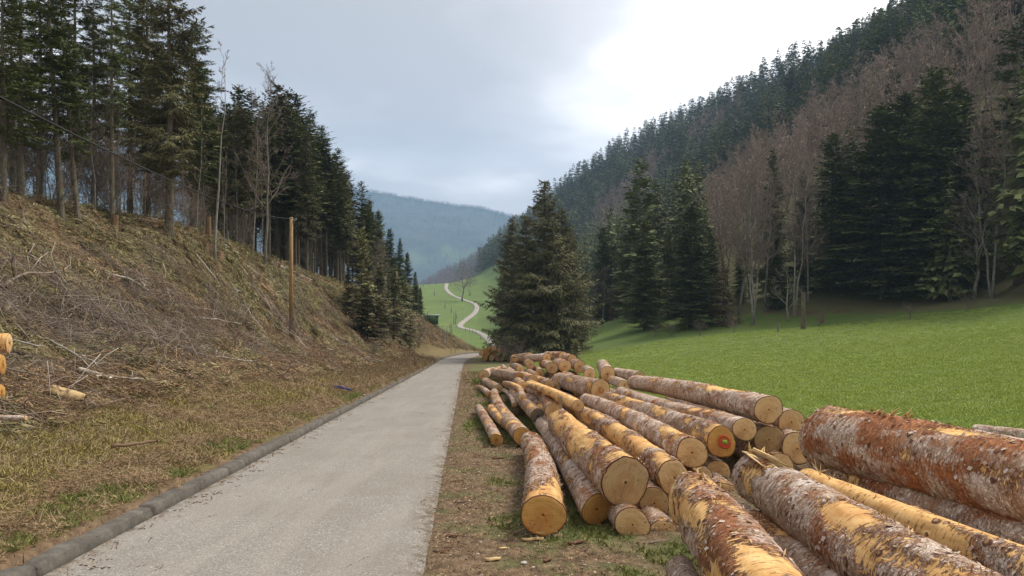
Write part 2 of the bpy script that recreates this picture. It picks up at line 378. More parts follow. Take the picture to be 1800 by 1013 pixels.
bnk = m.ramp(nM, [(0.30, (.055, .034, .02)), (0.42, (.150, .085, .042)), (0.52, (.165, .125, .05)), (0.60, (.175, .165, .032)), (0.70, (.10, .135, .03))])
bnk = m.mix(m.ss(nS, .35, .65, .0, .7), bnk, bright(m, bnk, .45))
bnk = m.mix(m.math('MULTIPLY', m.attr('straw'), m.ss(nS, .3, .6)), bnk, (.20, .155, .07))
sl = m.ramp(nS, [(0.3, (.06, .045, .028)), (0.5, (.16, .12, .075)), (0.7, (.26, .205, .135))])
sl = m.mix(m.ss(nM, .45, .6, 0, .75), sl, (.055, .058, .024))
sl = m.mix(m.ss(m.noise(P_, .8, 4, .6), .5, .62, 0, .7), sl, (.135, .062, .035))
fo = m.ramp(nS, [(0.3, (.07, .062, .03)), (0.55, (.16, .155, .065)), (0.75, (.25, .225, .11))])
c = m.mix(sp.outputs[0], verge, bnk); c = m.mix(m.attr('slash'), c, sl); c = m.mix(m.ss(m.math('ADD', sp.outputs[1], m.math('MULTIPLY', m.math('SUBTRACT', nS, .5), .7)), .35, .65), c, mead); c = m.mix(sp.outputs[2], c, fo)
m.col(c)
hh = m.math('ADD', m.math('MULTIPLY', nS, 1.0), m.math('MULTIPLY', nF, .35)); m.bump(hh, .8, .06)
MAT['ground'] = m.m
straw = bank * sstep(26, 42, AY) * (1 - sstep(2.2, 3.6, u + nz * 2))
me = mesh_np('ground', np.stack([GX, AY, GZ], -1).reshape(-1, 3), [(grid_faces(len(ys), GX.shape[1]), 0)], [m.m], True,
             {'zone': zone, 'slash': slash.ravel(), 'gverge': gverge.ravel(), 'straw': straw.ravel()})
link('ground', me, kind='structure')

# ------------------------------------------------------------------ road
m = M_('asphalt', 0.9); P_ = m.co()
sp1 = m.vor(P_, 90, 'F1', 'Color'); sx = m.n('ShaderNodeSeparateXYZ'); m.set(sx.inputs[0], sp1)
c = m.ramp(sx.outputs[0], [(0.0, (.17, .15, .122)), (.35, (.245, .226, .198)), (.7, (.285, .266, .236)), (.93, (.345, .325, .29)), (1, (.50, .465, .41))])
c = m.mix(m.ss(m.noise(P_, 140, 2), .35, .5, .5, 0), c, (.13, .12, .105))
c = m.mix(m.ss(m.noise(P_, .9, 6, .65), .42, .62, 0, .42), c, (.205, .18, .148))
c = m.mix(m.ss(m.noise(m.co((3, .25, 1)), .8, 4), .48, .64, 0, .25), c, (.35, .32, .275))
c = m.mix(m.math('MULTIPLY', m.attr('edge'), m.ss(m.noise(P_, 7, 5, .7), .42, .6)), c, (.115, .085, .055))
m.col(c); m.bump(m.math('ADD', m.vor(P_, 62), m.math('MULTIPLY', m.noise(P_, 3, 3), .6)), .55, .008)
MAT['road'] = m.m
ry = [-8.0]
while ry[-1] < 175: ry.append(ry[-1] + max(.06, .008 * ry[-1]))
ry = np.array(ry); ra = np.linspace(-1, 1, 21)
RA, RY = np.meshgrid(ra, ry)
wid = HALF + np.where(RA > 0, .07 * n2(RA * 0, RY, 1.3, 4, 2) + .02 * n2(RA * 0, RY, 9, 2, 7), 0.0)
RX = xc(RY) + RA * wid; RZ = Zr(RY) + .012 + .018 * (1 - RA ** 2) + .006 * n2(RX, RY, .8, 2, 8)
RZ = np.where(RA > .99, RZ - .03, RZ)
edge = sstep(.80, 1.0, RA + .12 * n2(RX, RY, 2, 3, 1)) + 1.0 * sstep(-.945, -1.0, RA + .05 * n2(RX, RY, 1.5, 3, 31))
link('road', mesh_np('road', np.stack([RX, RY, RZ], -1).reshape(-1, 3), [(grid_faces(len(ry), 21), 0)], [m.m], True, {'edge': np.clip(edge, 0, 1).ravel()}), kind='structure')
# far stretch of the road, winding over the green hill
fp = [(786, 499), (783, 505), (785, 512), (793, 519), (806, 525), (820, 530), (833, 534.5), (838.5, 540), (837.5, 547), (832, 554), (820, 562), (811, 569), (807, 575), (814, 578.5), (828, 581), (840, 585), (850, 590), (858, 597), (866, 605), (873, 612)]
fp = np.array(fp, float); tt = np.linspace(0, len(fp) - 1, 120)
fp = np.stack([np.interp(tt, np.arange(len(fp)), fp[:, i]) for i in (0, 1)], 1)
fq = np.array([hit(*p) for p in fp]); k = np.ones(5) / 5
for _ in range(2): fq[2:-2] = np.stack([np.convolve(fq[:, i], k, 'valid') for i in range(3)], 1)
tg = unit(np.gradient(fq[:, :2], axis=0)); nr_ = np.stack([-tg[:, 1], tg[:, 0]], 1)
Vr = []
for s in (-1.4, -1.15, -.4, .4, 1.15, 1.4):
    q = fq[:, :2] + nr_ * s; Vr.append(np.column_stack([q, H(q[:, 0], q[:, 1], False)]))
Vr = np.stack(Vr, 1); Vr[:, :, 2] = Vr[:, :, 2].max(1)[:, None] + .28; Vr[:, (0, 5), 2] -= .8
mf = M_('far_road', .9); mf.col(mf.mix(mf.noise(mf.co(), .5, 4), (.30, .27, .23), (.38, .35, .31)))
link('road', mesh_np('far_road', Vr.reshape(-1, 3), [(grid_faces(len(fq), 6), 0)], [mf.m]), kind='structure')

# ------------------------------------------------------------------ kerb
m = M_('concrete', .9); P_ = m.co(); n_ = m.noise(P_, 5, 6, .7)
c = m.ramp(n_, [(.3, (.065, .058, .050)), (.5, (.115, .104, .088)), (.7, (.175, .160, .136))])
c = m.mix(m.ss(m.noise(P_, 28, 4, .7), .38, .32), c, (.035, .03, .024))
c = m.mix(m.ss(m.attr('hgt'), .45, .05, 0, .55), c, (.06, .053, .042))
c = m.mix(m.math('MULTIPLY', m.ss(m.attr('hgt'), .7, 1), m.ss(m.noise(P_, 11, 4), .55, .62)), c, (.06, .05, .02))
m.col(c); m.bump(m.math('ADD', n_, m.math('MULTIPLY', m.noise(P_, 40, 4), .4)), .7, .012); MAT['concrete'] = m.m
prof = np.array([(.0, -.06), (-.018, .03), (-.035, .098), (-.046, .110), (-.062, .116), (-.13, .119), (-.18, .118), (-.20, .112), (-.212, .09), (-.22, -.05)])
joints = [-7, -2.5, 1.5, 3.6, 5.4, 7.4, 9.75, 10.45, 13.2, 16.3, 19.8, 22.1, 23.9, 26.2, 29.5, 34, 39, 44.5, 51, 58, 66, 75, 85, 96, 108]
kerb = bpy.data.objects.new('kerb', None); COL.objects.link(kerb); kerb['kind'] = 'structure'
for i in range(len(joints) - 1):
    y0, y1 = joints[i] + .005, joints[i + 1] - .005
    if joints[i] == 23.9: y0 += .13
    n = max(6, int((y1 - y0) / max(.12, .01 * y0))); yy = np.linspace(y0, y1, n)
    off = rng.normal() * .008; offz = rng.normal() * .006
    tpr = 1 - .05 * np.exp(-np.minimum(yy - y0, y1 - yy) / .03)
    jx = n2(np.zeros(n), yy, 1.2, 3, 50) * .02 + off; jz = n2(np.zeros(n), yy, 1.5, 3, 60) * .015 + offz
    ed = .016 * n2(np.repeat(np.arange(len(prof))[None] * .4, n, 0), np.repeat(yy[:, None], len(prof), 1), 5, 3, 70)
    X = (xc(yy) - HALF + jx)[:, None] + prof[None, :, 0] * 1.0; Z = Zr(yy)[:, None] + jz[:, None] + prof[None, :, 1] * tpr[:, None] + ed * (prof[None, :, 1] > .05)
    V = np.stack([X + ed * .6, np.repeat(yy[:, None], len(prof), 1), Z], -1)
    fc = [(grid_faces(n, len(prof)), 0), (np.array([np.arange(len(prof))[::-1]]), 0), (np.array([np.arange(len(prof)) + (n - 1) * len(prof)]), 0)]
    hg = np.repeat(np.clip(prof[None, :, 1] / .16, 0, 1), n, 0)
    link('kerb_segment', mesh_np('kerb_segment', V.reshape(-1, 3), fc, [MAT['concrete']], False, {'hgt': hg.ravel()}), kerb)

# ------------------------------------------------------------------ far hills
mh = M_('far_hill', .95); P_ = mh.co()
c = mh.ramp(mh.noise(P_, .02, 6, .7), [(.35, (.020, .032, .022)), (.55, (.042, .054, .034)), (.7, (.07, .062, .045))])
c = mh.mix(mh.attr('field'), c, (.12, .18, .06)); mh.col(c); mh.bump(mh.noise(P_, .02, 5, .6), .6, 8)
rx = np.array([-300, 0, 200, 400, 560, 640, 690, 740, 800, 850, 890, 1000, 1300, 2200]); rp = np.array([215, 238, 255, 288, 318, 336, 343, 352, 361, 366, 377, 400, 460, 470])
hx = np.linspace(-3200, 2600, 200); hy = np.linspace(1790, 3300, 90); HX, HY = np.meshgrid(hx, hy)
pxr = CX + HX / 3000 * F; ridge = CAMZ - (np.interp(pxr, rx, rp) - CY) / F * 3000
t = np.clip((HY - 1790) / (3000 - 1790), 0, 1); prof_h = np.interp(t, [0, .25, .5, .75, 1], [0, .06, .30, .72, 1.0])
HZ = -133 + (ridge + 133) * prof_h - np.maximum(HY - 3000, 0) * .3 + sstep(.1, .6, t) * (1 - .8 * sstep(.85, 1, t)) * 60 * n2(HX, HY, .0025, 5)
pj, pk = proj(np.stack([HX, HY, HZ], -1)); fld = sstep(.0, .25, n2(HX, HY, .006, 3, 5)) * np.exp(-((pk - 440) / 26) ** 2) * (pj > 700) * .8
link('far_ridge', mesh_np('far_ridge', np.stack([HX, HY, HZ], -1).reshape(-1, 3), [(grid_faces(90, 200), 0)], [mh.m], True, {'field': fld.ravel()}), kind='structure')
far_ridge_grid = (hx, hy, HZ)
# wooded hill between the green pasture and the blue ridge
mw = M_('wooded_hill_floor', .95); mw.col(mw.ramp(mw.noise(mw.co(), .03, 5), [(.3, (.09, .058, .046)), (.7, (.17, .115, .09))]))
wx = np.linspace(-420, 260, 90); wy = np.linspace(760, 1500, 70); WX, WY = np.meshgrid(wx, wy)
def wooded(X, Y):
    pr = CX + X / 1250 * F; rd = CAMZ - (np.interp(pr, [400, 700, 730, 760, 800, 840, 870, 900, 1000, 1200], [560, 528, 502, 482, 462, 438, 412, 392, 380, 380]) - CY) / F * 1250 - 14
    t = np.clip((Y - 800) / 450, 0, 1)
    return -110 + (rd + 110) * np.interp(t, [0, .2, .5, 1], [0, .2, .58, 1]) - np.maximum(Y - 1250, 0) * .35 + 6 * n2(X, Y, .012, 3)
link('wooded_hill', mesh_np('wooded_hill', np.stack([WX, WY, wooded(WX, WY)], -1).reshape(-1, 3), [(grid_faces(70, 90), 0)], [mw.m], True), kind='structure')

# ------------------------------------------------------------------ haze
mz = bpy.data.materials.new('haze'); mz.use_nodes = True; t = mz.node_tree; t.nodes.clear()
o = t.nodes.new('ShaderNodeOutputMaterial'); pv = t.nodes.new('ShaderNodeVolumePrincipled'); t.links.new(pv.outputs[0], o.inputs['Volume'])
pv.inputs['Color'].default_value = (.46, .69, 1.0, 1); pv.inputs['Density'].default_value = 2.3e-4; pv.inputs['Anisotropy'].default_value = .1
bv, bf = box((0, 1650, 235), (7000, 3900, 830))
link('haze', mesh_np('haze', bv, bf, [mz]), kind='stuff', label='thin blue air haze filling the valley')

# ------------------------------------------------------------------ logs
def mat_bark():
    m = M_('spruce_log_bark', .88); o = m.objrand()
    ofs = m.n('ShaderNodeCombineXYZ'); m.set(ofs.inputs[0], m.math('MULTIPLY', o, 57)); m.set(ofs.inputs[1], m.math('MULTIPLY', o, 31))
    def vec(sc):
        a = m.n('ShaderNodeVectorMath', operation='ADD'); m.set(a.inputs[0], m.co(sc)); m.set(a.inputs[1], ofs.outputs[0]); return a.outputs[0]
    v1 = vec((1, 1, 1)); ring = vec((1, 5, 1)); lng = vec((1, .2, 1))
    wv = m.n('ShaderNodeVectorMath', operation='ADD'); m.set(wv.inputs[0], v1); nn_ = m.n('ShaderNodeTexNoise'); m.set(nn_.inputs['Vector'], v1); nn_.inputs['Scale'].default_value = 12; nn_.inputs['Detail'].default_value = 4; sc_n = m.n('ShaderNodeVectorMath', operation='SCALE'); m.set(sc_n.inputs[0], nn_.outputs['Color']); sc_n.inputs['Scale'].default_value = .13; m.set(wv.inputs[1], sc_n.outputs[0]); fl = m.vor(wv.outputs[0], 34, 'DISTANCE_TO_EDGE'); flc = m.vor(wv.outputs[0], 34, 'F1', 'Color'); s = m.n('ShaderNodeSeparateXYZ'); m.set(s.inputs[0], flc)
    grey = m.ramp(s.outputs[0], [(0, (.32, .235, .17)), (.5, (.50, .39, .305)), (1, (.72, .62, .52))])
    grey = m.mix(m.ss(m.noise(v1, 30, 5, .7), .35, .65), bright(m, grey, .72), bright(m, grey, 1.15)); grey = m.mix(m.ss(fl, .06, .005, 0, .5), grey, (.20, .125, .09))
    grey = m.mix(m.ss(m.noise(v1, 7, 5, .65), .42, .66, 0, .7), grey, (.26, .155, .10))
    grey = m.mix(m.ss(m.noise(vec((1, 7, 1)), 5, 5, .75), .54, .62, 0, .9), grey, (.20, .095, .05))
    grey = m.mix(m.ss(m.noise(v1, 3.2, 4, .6), .53, .62, 0, .45), grey, (.66, .60, .55)); grey = m.mix(m.ss(m.noise(vec((1, 1.5, 1)), 4.2, 4, .6), .52, .62, 0, .55), grey, (.30, .17, .09))
    red = m.ramp(m.noise(v1, 26, 5, .7), [(.3, (.10, .034, .016)), (.5, (.26, .10, .04)), (.7, (.42, .20, .085))])
    wood = m.ramp(m.noise(lng, 22, 4, .6), [(.3, (.42, .225, .075)), (.55, (.60, .37, .145)), (.8, (.70, .49, .24))])
    wood = m.mix(m.ss(m.noise(ring, 9, 5, .75), .56, .62, 0, .85), wood, (.21, .085, .028))
    wood = m.mix(m.ss(m.noise(v1, 3, 3), .5, .72, 0, .6), wood, (.45, .19, .055))
    rm = m.math('ADD', m.attr('red'), m.math('MULTIPLY', m.math('SUBTRACT', m.noise(vec((1, 2, 1)), 18, 6, .8), .5), 1.5))
    pm = m.math('ADD', m.attr('peel'), m.math('MULTIPLY', m.math('SUBTRACT', m.noise(vec((1, 3, 1)), 14, 6, .75), .5), 1.35))
    pm2 = m.ss(pm, .50, .56); rm2 = m.ss(rm, .46, .62)
    rim = m.ss(pm, .38, .47)
    c = m.mix(rm2, grey, red); c = m.mix(m.math('MULTIPLY', rim, .8), c, (.13, .045, .022)); c = m.mix(pm2, c, wood)
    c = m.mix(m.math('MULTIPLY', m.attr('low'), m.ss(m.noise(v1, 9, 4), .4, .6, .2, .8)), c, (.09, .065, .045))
    kn = m.attr('knot'); c = m.mix(m.ss(kn, .35, .55), c, (.10, .045, .025)); c = m.mix(m.ss(kn, .72, .85), c, (.34, .19, .09))
    c = bright(m, c, m.ss(o, 0, 1, 1.12, 1.42)); m.col(c)
    h = m.math('ADD', m.math('MULTIPLY', m.ss(fl, 0, .12), m.math('SUBTRACT', 1, pm2)), m.math('MULTIPLY', m.noise(ring, 16, 5, .7), .8))
    h = m.math('SUBTRACT', h, m.math('MULTIPLY', pm2, .9)); m.bump(h, .9, .007); return m.m
MAT['bark'] = mat_bark()
def mat_cut(name, a, b, heart, grey=0.0):
    m = M_(name, .8); o = m.objrand(); P = m.co(); s = m.n('ShaderNodeSeparateXYZ'); m.set(s.inputs[0], P)
    rr = m.attr('rad'); w = m.math('MULTIPLY', m.math('SUBTRACT', m.noise(P, 9, 3), .5), .16)
    rad = m.math('ADD', rr, w)
    ringn = m.math('SINE', m.math('MULTIPLY', rad, 95)); ring2 = m.math('SINE', m.math('MULTIPLY', rad, 37))
    c = m.mix(m.noise(P, 6, 4), a, b)
    c = m.mix(m.math('MULTIPLY', m.ss(ringn, .2, 1), .42), c, bright(m, b, .6)); c = m.mix(m.math('MULTIPLY', m.ss(ring2, .3, 1), .22), c, bright(m, b, .7))
    c = m.mix(m.ss(rad, .52, .30, 0, .5), c, heart); c = m.mix(m.ss(rad, .06, .0, 0, .6), c, (.22, .10, .04))
    rot = m.n('ShaderNodeVectorRotate', rotation_type='Y_AXIS'); m.set(rot.inputs['Vector'], P); m.set(rot.inputs['Angle'], m.math('MULTIPLY', o, 3.1))
    mp_ = m.n('ShaderNodeMapping'); m.set(mp_.inputs[0], rot.outputs[0]); mp_.inputs['Scale'].default_value = (1, 1, 14)
    saw = m.noise(mp_.outputs[0], 9, 3, .6); c = m.mix(m.ss(saw, .50, .64, 0, .7), c, bright(m, b, .62))
    c = m.mix(m.ss(m.noise(P, 14, 5, .75), .62, .70, 0, .8), c, (.13, .065, .03))
    c = m.mix(m.ss(m.noise(P, 2.6, 2), .45, .65, 0, .55), c, heart)
    c = m.mix(m.ss(rr, .925, .965), c, (.13, .052, .026))
    ang = m.math('ARCTAN2', s.outputs[0], s.outputs[2]); cv = m.n('ShaderNodeCombineXYZ'); m.set(cv.inputs[0], m.math('COSINE', ang)); m.set(cv.inputs[1], m.math('SINE', ang)); m.set(cv.inputs[2], m.math('ADD', m.math('MULTIPLY', rr, .35), m.math('MULTIPLY', o, 20)))
    ck = m.math('ABSOLUTE', m.math('SUBTRACT', m.noise(cv.outputs[0], 3.2, 2), .5)); c = m.mix(m.math('MULTIPLY', m.ss(ck, .010, .002), m.ss(m.noise(P, 5, 2), .50, .58)), c, (.12, .06, .03))
    c = m.mix(m.ss(m.noise(P, 4, 5, .7), .54, .70, 0, .5), c, (.24, .15, .08))
    if grey: c = m.mix(m.math('MULTIPLY', m.ss(m.noise(P, 3, 3), .3, .6), grey), c, (.17, .14, .11))
    c = bright(m, c, m.ss(o, 0, 1, .72, 1.16)); m.col(c); m.bump(m.math('ADD', saw, m.math('MULTIPLY', ringn, .15)), .5, .004); return m.m
MAT['cut'] = mat_cut('fresh_sawn_end', (.76, .53, .27), (.64, .41, .185), (.54, .29, .11))
MAT['cutorange'] = mat_cut('orange_sawn_end', (.62, .36, .11), (.52, .27, .07), (.44, .18, .04))
MAT['cutgrey'] = mat_cut('grey_sawn_end', (.30, .235, .16), (.22, .165, .11), (.17, .12, .08), .7)

MAT['flake'] = mat_island('loose_bark_flakes', [(0, (.15, .07, .035)), (.35, (.32, .18, .105)), (.7, (.50, .38, .29)), (1, (.60, .50, .42))])
MAT['shred'] = mat_island('bark_shreds', [(0, (.16, .06, .025)), (.5, (.38, .20, .08)), (1, (.68, .48, .24))])
LOGBOX = []
def log(x, y, r, d, x2, y2, label, L=None, taper=.9, peel=.35, red=.35, cut='cut', ob=0.0, ecc=.055, bend=.012, group=None, yv=610.0, far=False, tilt=0.0, name='log', seed=None, lump=1.0, P1=None, cutfar=None):
    P0 = px(x, y, d)
    if P1 is None:
        xv = x + (yv - y) * (x2 - x) / (y2 - y) if y2 != y else x
        if L is None: d2 = d * (y - yv) / (y2 - yv); P1 = px(x2, y2, d2)
        else:
            dv = np.array([(xv - CX) / F, 1, -(yv - CY) / F + tilt]); dv /= np.linalg.norm(dv); P1 = P0 + dv * L
    return log3(P0, P1, r * d / F, label, taper, peel, red, cut, ob, ecc, bend, group, name, seed, lump, cutfar)
_ls = [100]
def log3(P0, P1, R0, label, taper=.9, peel=.35, red=.35, cut='cut', ob=0.0, ecc=.04, bend=.012, group=None, name='log', seed=None, lump=1.0, cutfar=None):
    _ls[0] += 1; sd = _ls[0] if seed is None else seed; rg = np.random.default_rng(sd)
    P0 = np.array(P0, float); P1 = np.array(P1, float); Ln = np.linalg.norm(P1 - P0); dn = max(np.linalg.norm(P0 - (0, 0, CAMZ)), 2.5)
    near = min(dn, np.linalg.norm(P1 - (0, 0, CAMZ)))
    rpx = R0 / near * 740
    seg = 72 if rpx > 18 else 40 if rpx > 9 else 22 if rpx > 5 else 14
    step = max(.03, near * .0045)
    if rpx <= 9: step = max(.12, near * .012)
    y = [0.0]
    while y[-1] < Ln: y.append(y[-1] + step * (1 + .10 * y[-1]))
    yy = np.array(y) / y[-1] * Ln; nr = len(yy)
    th = np.arange(seg) / seg * 2 * np.pi
    Tn, Yn = np.meshgrid(th, yy); so_ = sd * 3.17
    cyl = lambda k, ky: np.stack([np.cos(Tn) * R0 * k + so_, Yn * ky, np.sin(Tn) * R0 * k], -1).reshape(-1, 3)
    axd = (P1 - P0) / Ln; up = np.array([0, 0, 1.0]); sx_ = unit(np.cross(axd, up)); uz = np.cross(sx_, axd)
    # object frame: local X = sx, Y = axis, Z = uz
    top = np.sin(Tn)
    pe = fbm(cyl(3.2, 1.25), 3, .55).reshape(Tn.shape) * .95 + .10 * top + (peel - .5) * .75 + .41
    rd = fbm(cyl(3.5, 1.6) + 40, 3, .55).reshape(Tn.shape) * .95 + .15 * top + (red - .5) * .8 + .25
    pe = np.clip(pe, 0, 1); rd = np.clip(rd, 0, 1)
    lumpy = fbm(cyl(1.2, .9) + 9, 2).reshape(Tn.shape) * .10 * lump
    rel = fbm(cyl(14, 12), 3, .6).reshape(Tn.shape)
    e_ang = rg.uniform(0, np.pi)
    Rr = R0 * (1 + (taper - 1) * Yn / Ln) * (1 + ecc * np.cos(2 * (Tn - e_ang)) + .018 * np.cos(3 * Tn + sd) + .012 * np.cos(5 * Tn + 2 * sd) + lumpy * .6)
    knot = np.zeros_like(Tn)
    if rpx > 9:
        for _k in range(int(5 + Ln * 6 * R0 / .15)):
            ky, kt = rg.uniform(0, Ln), rg.uniform(0, 6.28); kr = rg.uniform(.012, .026); da = np.angle(np.exp(1j * (Tn - kt))) * R0
            knot = np.maximum(knot, np.exp(-(da ** 2 + ((Yn - ky) * .8) ** 2) / (2 * kr ** 2)))
    thick = .010 + R0 * .015
    Rr = Rr + rel * .006 * (1 - sstep(.45, .6, pe)) - thick * sstep(.42, .56, pe) + .03 * R0 * np.exp(-Yn / .12) + knot * .014
    bx = bend * Ln * np.sin(np.pi * Yn / Ln) * math.cos(sd); bz = bend * Ln * np.sin(np.pi * Yn / Ln) * abs(math.sin(sd)) * .4
    Yo = Yn + ob * np.cos(Tn - 1.2 + sd) * R0 * np.clip(1 - Yn / (3 * R0), 0, 1)
    V = np.stack([Rr * np.cos(Tn) + bx, Yo, Rr * np.sin(Tn) + bz], -1)
    root = bpy.data.objects.new(name, None); COL.objects.link(root); tag(root, label, 'log', group)
    Mx = Matrix(((sx_[0], axd[0], uz[0], P0[0]), (sx_[1], axd[1], uz[1], P0[1]), (sx_[2], axd[2], uz[2], P0[2]), (0, 0, 0, 1)))
    root.matrix_world = Mx
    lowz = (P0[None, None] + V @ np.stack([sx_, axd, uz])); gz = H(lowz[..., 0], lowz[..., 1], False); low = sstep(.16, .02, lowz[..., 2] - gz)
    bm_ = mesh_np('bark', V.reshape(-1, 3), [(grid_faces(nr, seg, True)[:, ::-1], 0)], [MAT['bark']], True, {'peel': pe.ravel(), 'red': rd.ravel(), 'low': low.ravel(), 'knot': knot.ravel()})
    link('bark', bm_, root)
    if rpx > 12:
        nfl = int(min(1500, 260 * Ln * R0 / .2)); sel = rg.integers(0, Tn.size, nfl * 3); wts = rg.random(nfl * 3) < (1 - sstep(.45, .6, pe.ravel()[sel])); sel = sel[wts][:nfl]; pv_ = V.reshape(-1, 3)[sel]; tt_ = Tn.ravel()[sel]
        nrm = np.stack([np.cos(tt_), 0 * tt_, np.sin(tt_)], 1); tan = np.stack([-np.sin(tt_), 0 * tt_, np.cos(tt_)], 1); ay = np.tile([[0, 1.0, 0]], (len(sel), 1)); aa_ = rg.uniform(0, 6.28, len(sel))[:, None]
        D = unit(tan * np.cos(aa_) + ay * np.sin(aa_) + nrm * rg.uniform(.05, .45, (len(sel), 1))); S = unit(np.cross(D, nrm) + nrm * rg.normal(size=(len(sel), 1)) * .15); l_ = rg.uniform(.012, .045, len(sel)) * (R0 / .2) ** .3
        kv, kf = kites(pv_ + nrm * .001, D, S, l_, l_ * rg.uniform(.5, 1.0, len(sel)), 0, .5)
        bd = np.flatnonzero(np.abs(pe.ravel() - .5) < .05)
        if len(bd) > 20:
            q_ = bd[rg.integers(0, len(bd), nfl // 2)]; pv2 = V.reshape(-1, 3)[q_]; t2_ = Tn.ravel()[q_]; nr2 = np.stack([np.cos(t2_), 0 * t2_, np.sin(t2_)], 1); D2 = unit(ay[0] * rg.choice([-1, 1], len(q_))[:, None] + rg.normal(size=(len(q_), 3)) * .5 + nr2 * .25)
            k2v, k2f = kites(pv2, D2, unit(np.cross(D2, nr2)), rg.uniform(.02, .07, len(q_)), rg.uniform(.003, .010, len(q_)), 1); kv, kf = merge([(kv, kf), (k2v, k2f)])
        link('bark_flakes', mesh_np('bark_flakes', kv, kf, [MAT['flake'], MAT['shred']]), root)['kind'] = 'stuff'
    for e_, ring, sg in ((0, V[0], -1), (1, V[-1], 1)):
        cc = ring.mean(0); Vs = []; rads = []
        ks = (1.0, .97, .8, .6, .4, .2, .05) if seg > 30 else (1.0, .9, .5, .1)
        for kk in ks:
            q = cc + (ring - cc) * kk; q[:, 1] += -sg * (-.004 if kk < 1 else .004) + sg * .006 * noise3(q * 9 + so_) * (kk < .98); Vs.append(q); rads.append(np.full(seg, kk))
        Vc = np.concatenate(Vs); fc = grid_faces(len(ks), seg, True); capf = (len(ks) - 1) * seg + np.arange(seg)
        if sg > 0: fc = fc[:, ::-1]
        else: capf = capf[::-1]
        cm = MAT[cut if e_ == 0 else (cutfar or ('cut' if sd % 3 else 'cutgrey'))]
        link('cut_end', mesh_np('cut_end', Vc, [(fc[:, ::-1], 0), (np.array([capf[::-1]]), 0)], [cm], False, {'rad': np.concatenate(rads)}), root)
    LOGBOX.append((P0, P1, R0)); return root

# --- roadside pile, nearest row of ends
la = 'log'
A = log(955, 905, 37, 6.55, 934, 776, 'thick log with a squared tan end standing nearest to the road', peel=.30, red=.62, ecc=.07, ob=.12, cut='cutorange', taper=.85, lump=1.6)
log(1050, 896, 28, 6.95, 941.6, 731, 'slim whitish log beside the squared one, its orange end cut at an angle', peel=.12, red=.28, ob=.5, cut='cutorange', taper=.84)
B_ = log(1100, 848, 42, 6.85, 984, 741, 'thickest log of the pile front with a broad pale end and torn bark', peel=.60, red=.6, ecc=.05, taper=.93, lump=1.3)
log(1112, 922, 30, 6.6, 1010, 780, 'round pale-ended log lying on the ground under the thickest one', L=5.5, peel=.3, red=.4)
log(1150, 885, 27, 7.35, 1050, 790, 'shaded log tucked between the thickest log and the ground row', L=6, peel=.3, red=.4)
log(1166, 937, 24, 6.75, 1080, 840, 'low log whose end is half hidden behind the cut butt in front', L=4, peel=.3, red=.3)
log(1185, 840, 31, 7.45, 1012, 722, 'yellow half-peeled log right of the thickest one, grey bark collar at its end', peel=.63, red=.4, ob=.1)
C_ = log(1216, 796, 27, 8.5, 1032, 704, 'grey-brown log with a pale cracked end and a small knot block below it', peel=.28, red=.38)
Dl = log(1268, 777, 27, 9.15, 1070, 703, 'log with a red sprayed ring and green tag on its end', peel=.50, red=.4, cut='cutorange')
log(1309, 755, 20.5, 9.6, 1092, 690, 'slender grey log between the tagged one and the topmost one', peel=.22, red=.42)
log(1351, 720, 25, 9.8, 1115, 672, 'topmost long grey-barked log at the right edge of the pile', peel=.20, red=.40, bend=.02)
log(1352, 773, 26, 9.9, 1180, 705, 'pale round log end directly under the topmost long log', L=7, peel=.3, red=.3)
log(1391, 742, 22, 10.2, 1250, 702, 'log end right of the topmost long log, rounded below by a flap of bark', L=6, peel=.3, red=.3)
log(1402, 788, 27.5, 9.8, 1250, 722, 'rightmost yellow log end of the pile, touching the huge butt', L=7, peel=.3, red=.3)
log(1334, 806, 22, 10.0, 1230, 740, 'shadowed log end under the tagged log', L=6)
log(1368, 822, 26, 9.6, 1250, 750, 'shadowed log end behind the pale splinter', L=6)
log(1262, 830, 21, 9.4, 1180, 765, 'small dark log end deep in the pile under the red ring', L=5)
log(1272, 876, 30, 8.6, 1180, 800, 'dull brown log end behind the two front butts', L=5)
log(1236, 838, 16, 8.9, 1180, 790, 'thin yellow log end poking from the dark gap of the pile', L=4, peel=.8)
# --- second row
log(974, 724, 16.5, 14.0, 932, 677, 'reddish scarred log resting on top, pale end above the thickest log', peel=.55, red=.75, taper=.95)
log(945, 731, 13, 14.6, 908, 699, 'pale birch-like log with a shaded grey end', peel=.35, red=.25, cut='cutgrey', L=7)
log(919, 768, 17, 12.4, 869, 690, 'brown log whose orange end hangs beside the two roadside stubs', peel=.35, red=.6, cut='cutorange', taper=.8)
log(889.5, 744, 11.5, 14.8, 863, 717, 'stubby log lying between the roadside pole log and the brown one', peel=.45, red=.4, L=3.6)
log(873, 773, 11.5, 12.5, 841, 717, 'thin log lying apart at the grassy edge, nearest to the asphalt', peel=.3, red=.5, cut='cutorange', taper=.95)
log(918, 700, 7.5, 17, 893, 679, 'thin crooked yellowish log squeezed between the pale and the scarred one', L=7, peel=.65, red=.3, bend=.03)
log(904, 712, 5, 17.5, 889, 690, 'very thin grey log beside the crooked yellowish one', L=6, peel=.2)
log(1016, 713, 11.5, 12.2, 962, 690, 'peeled yellow log sunk behind the scarred one', L=7, peel=.85, red=.3)
log(1000, 703, 9.5, 14.5, 962, 686, 'half-peeled log behind the sunken yellow one', L=7, peel=.75, red=.5)
E_ = log(1055, 686, 18, 18.6, 981, 667, 'log with an orange ring and green dot painted on its broad end', L=6.2, peel=.32, red=.42)
log(1068, 658, 13.5, 23.0, 1051, 630, 'steep upright-leaning white log on the crest of the pile', L=4.5, peel=.15, red=.3, yv=560, tilt=.0)
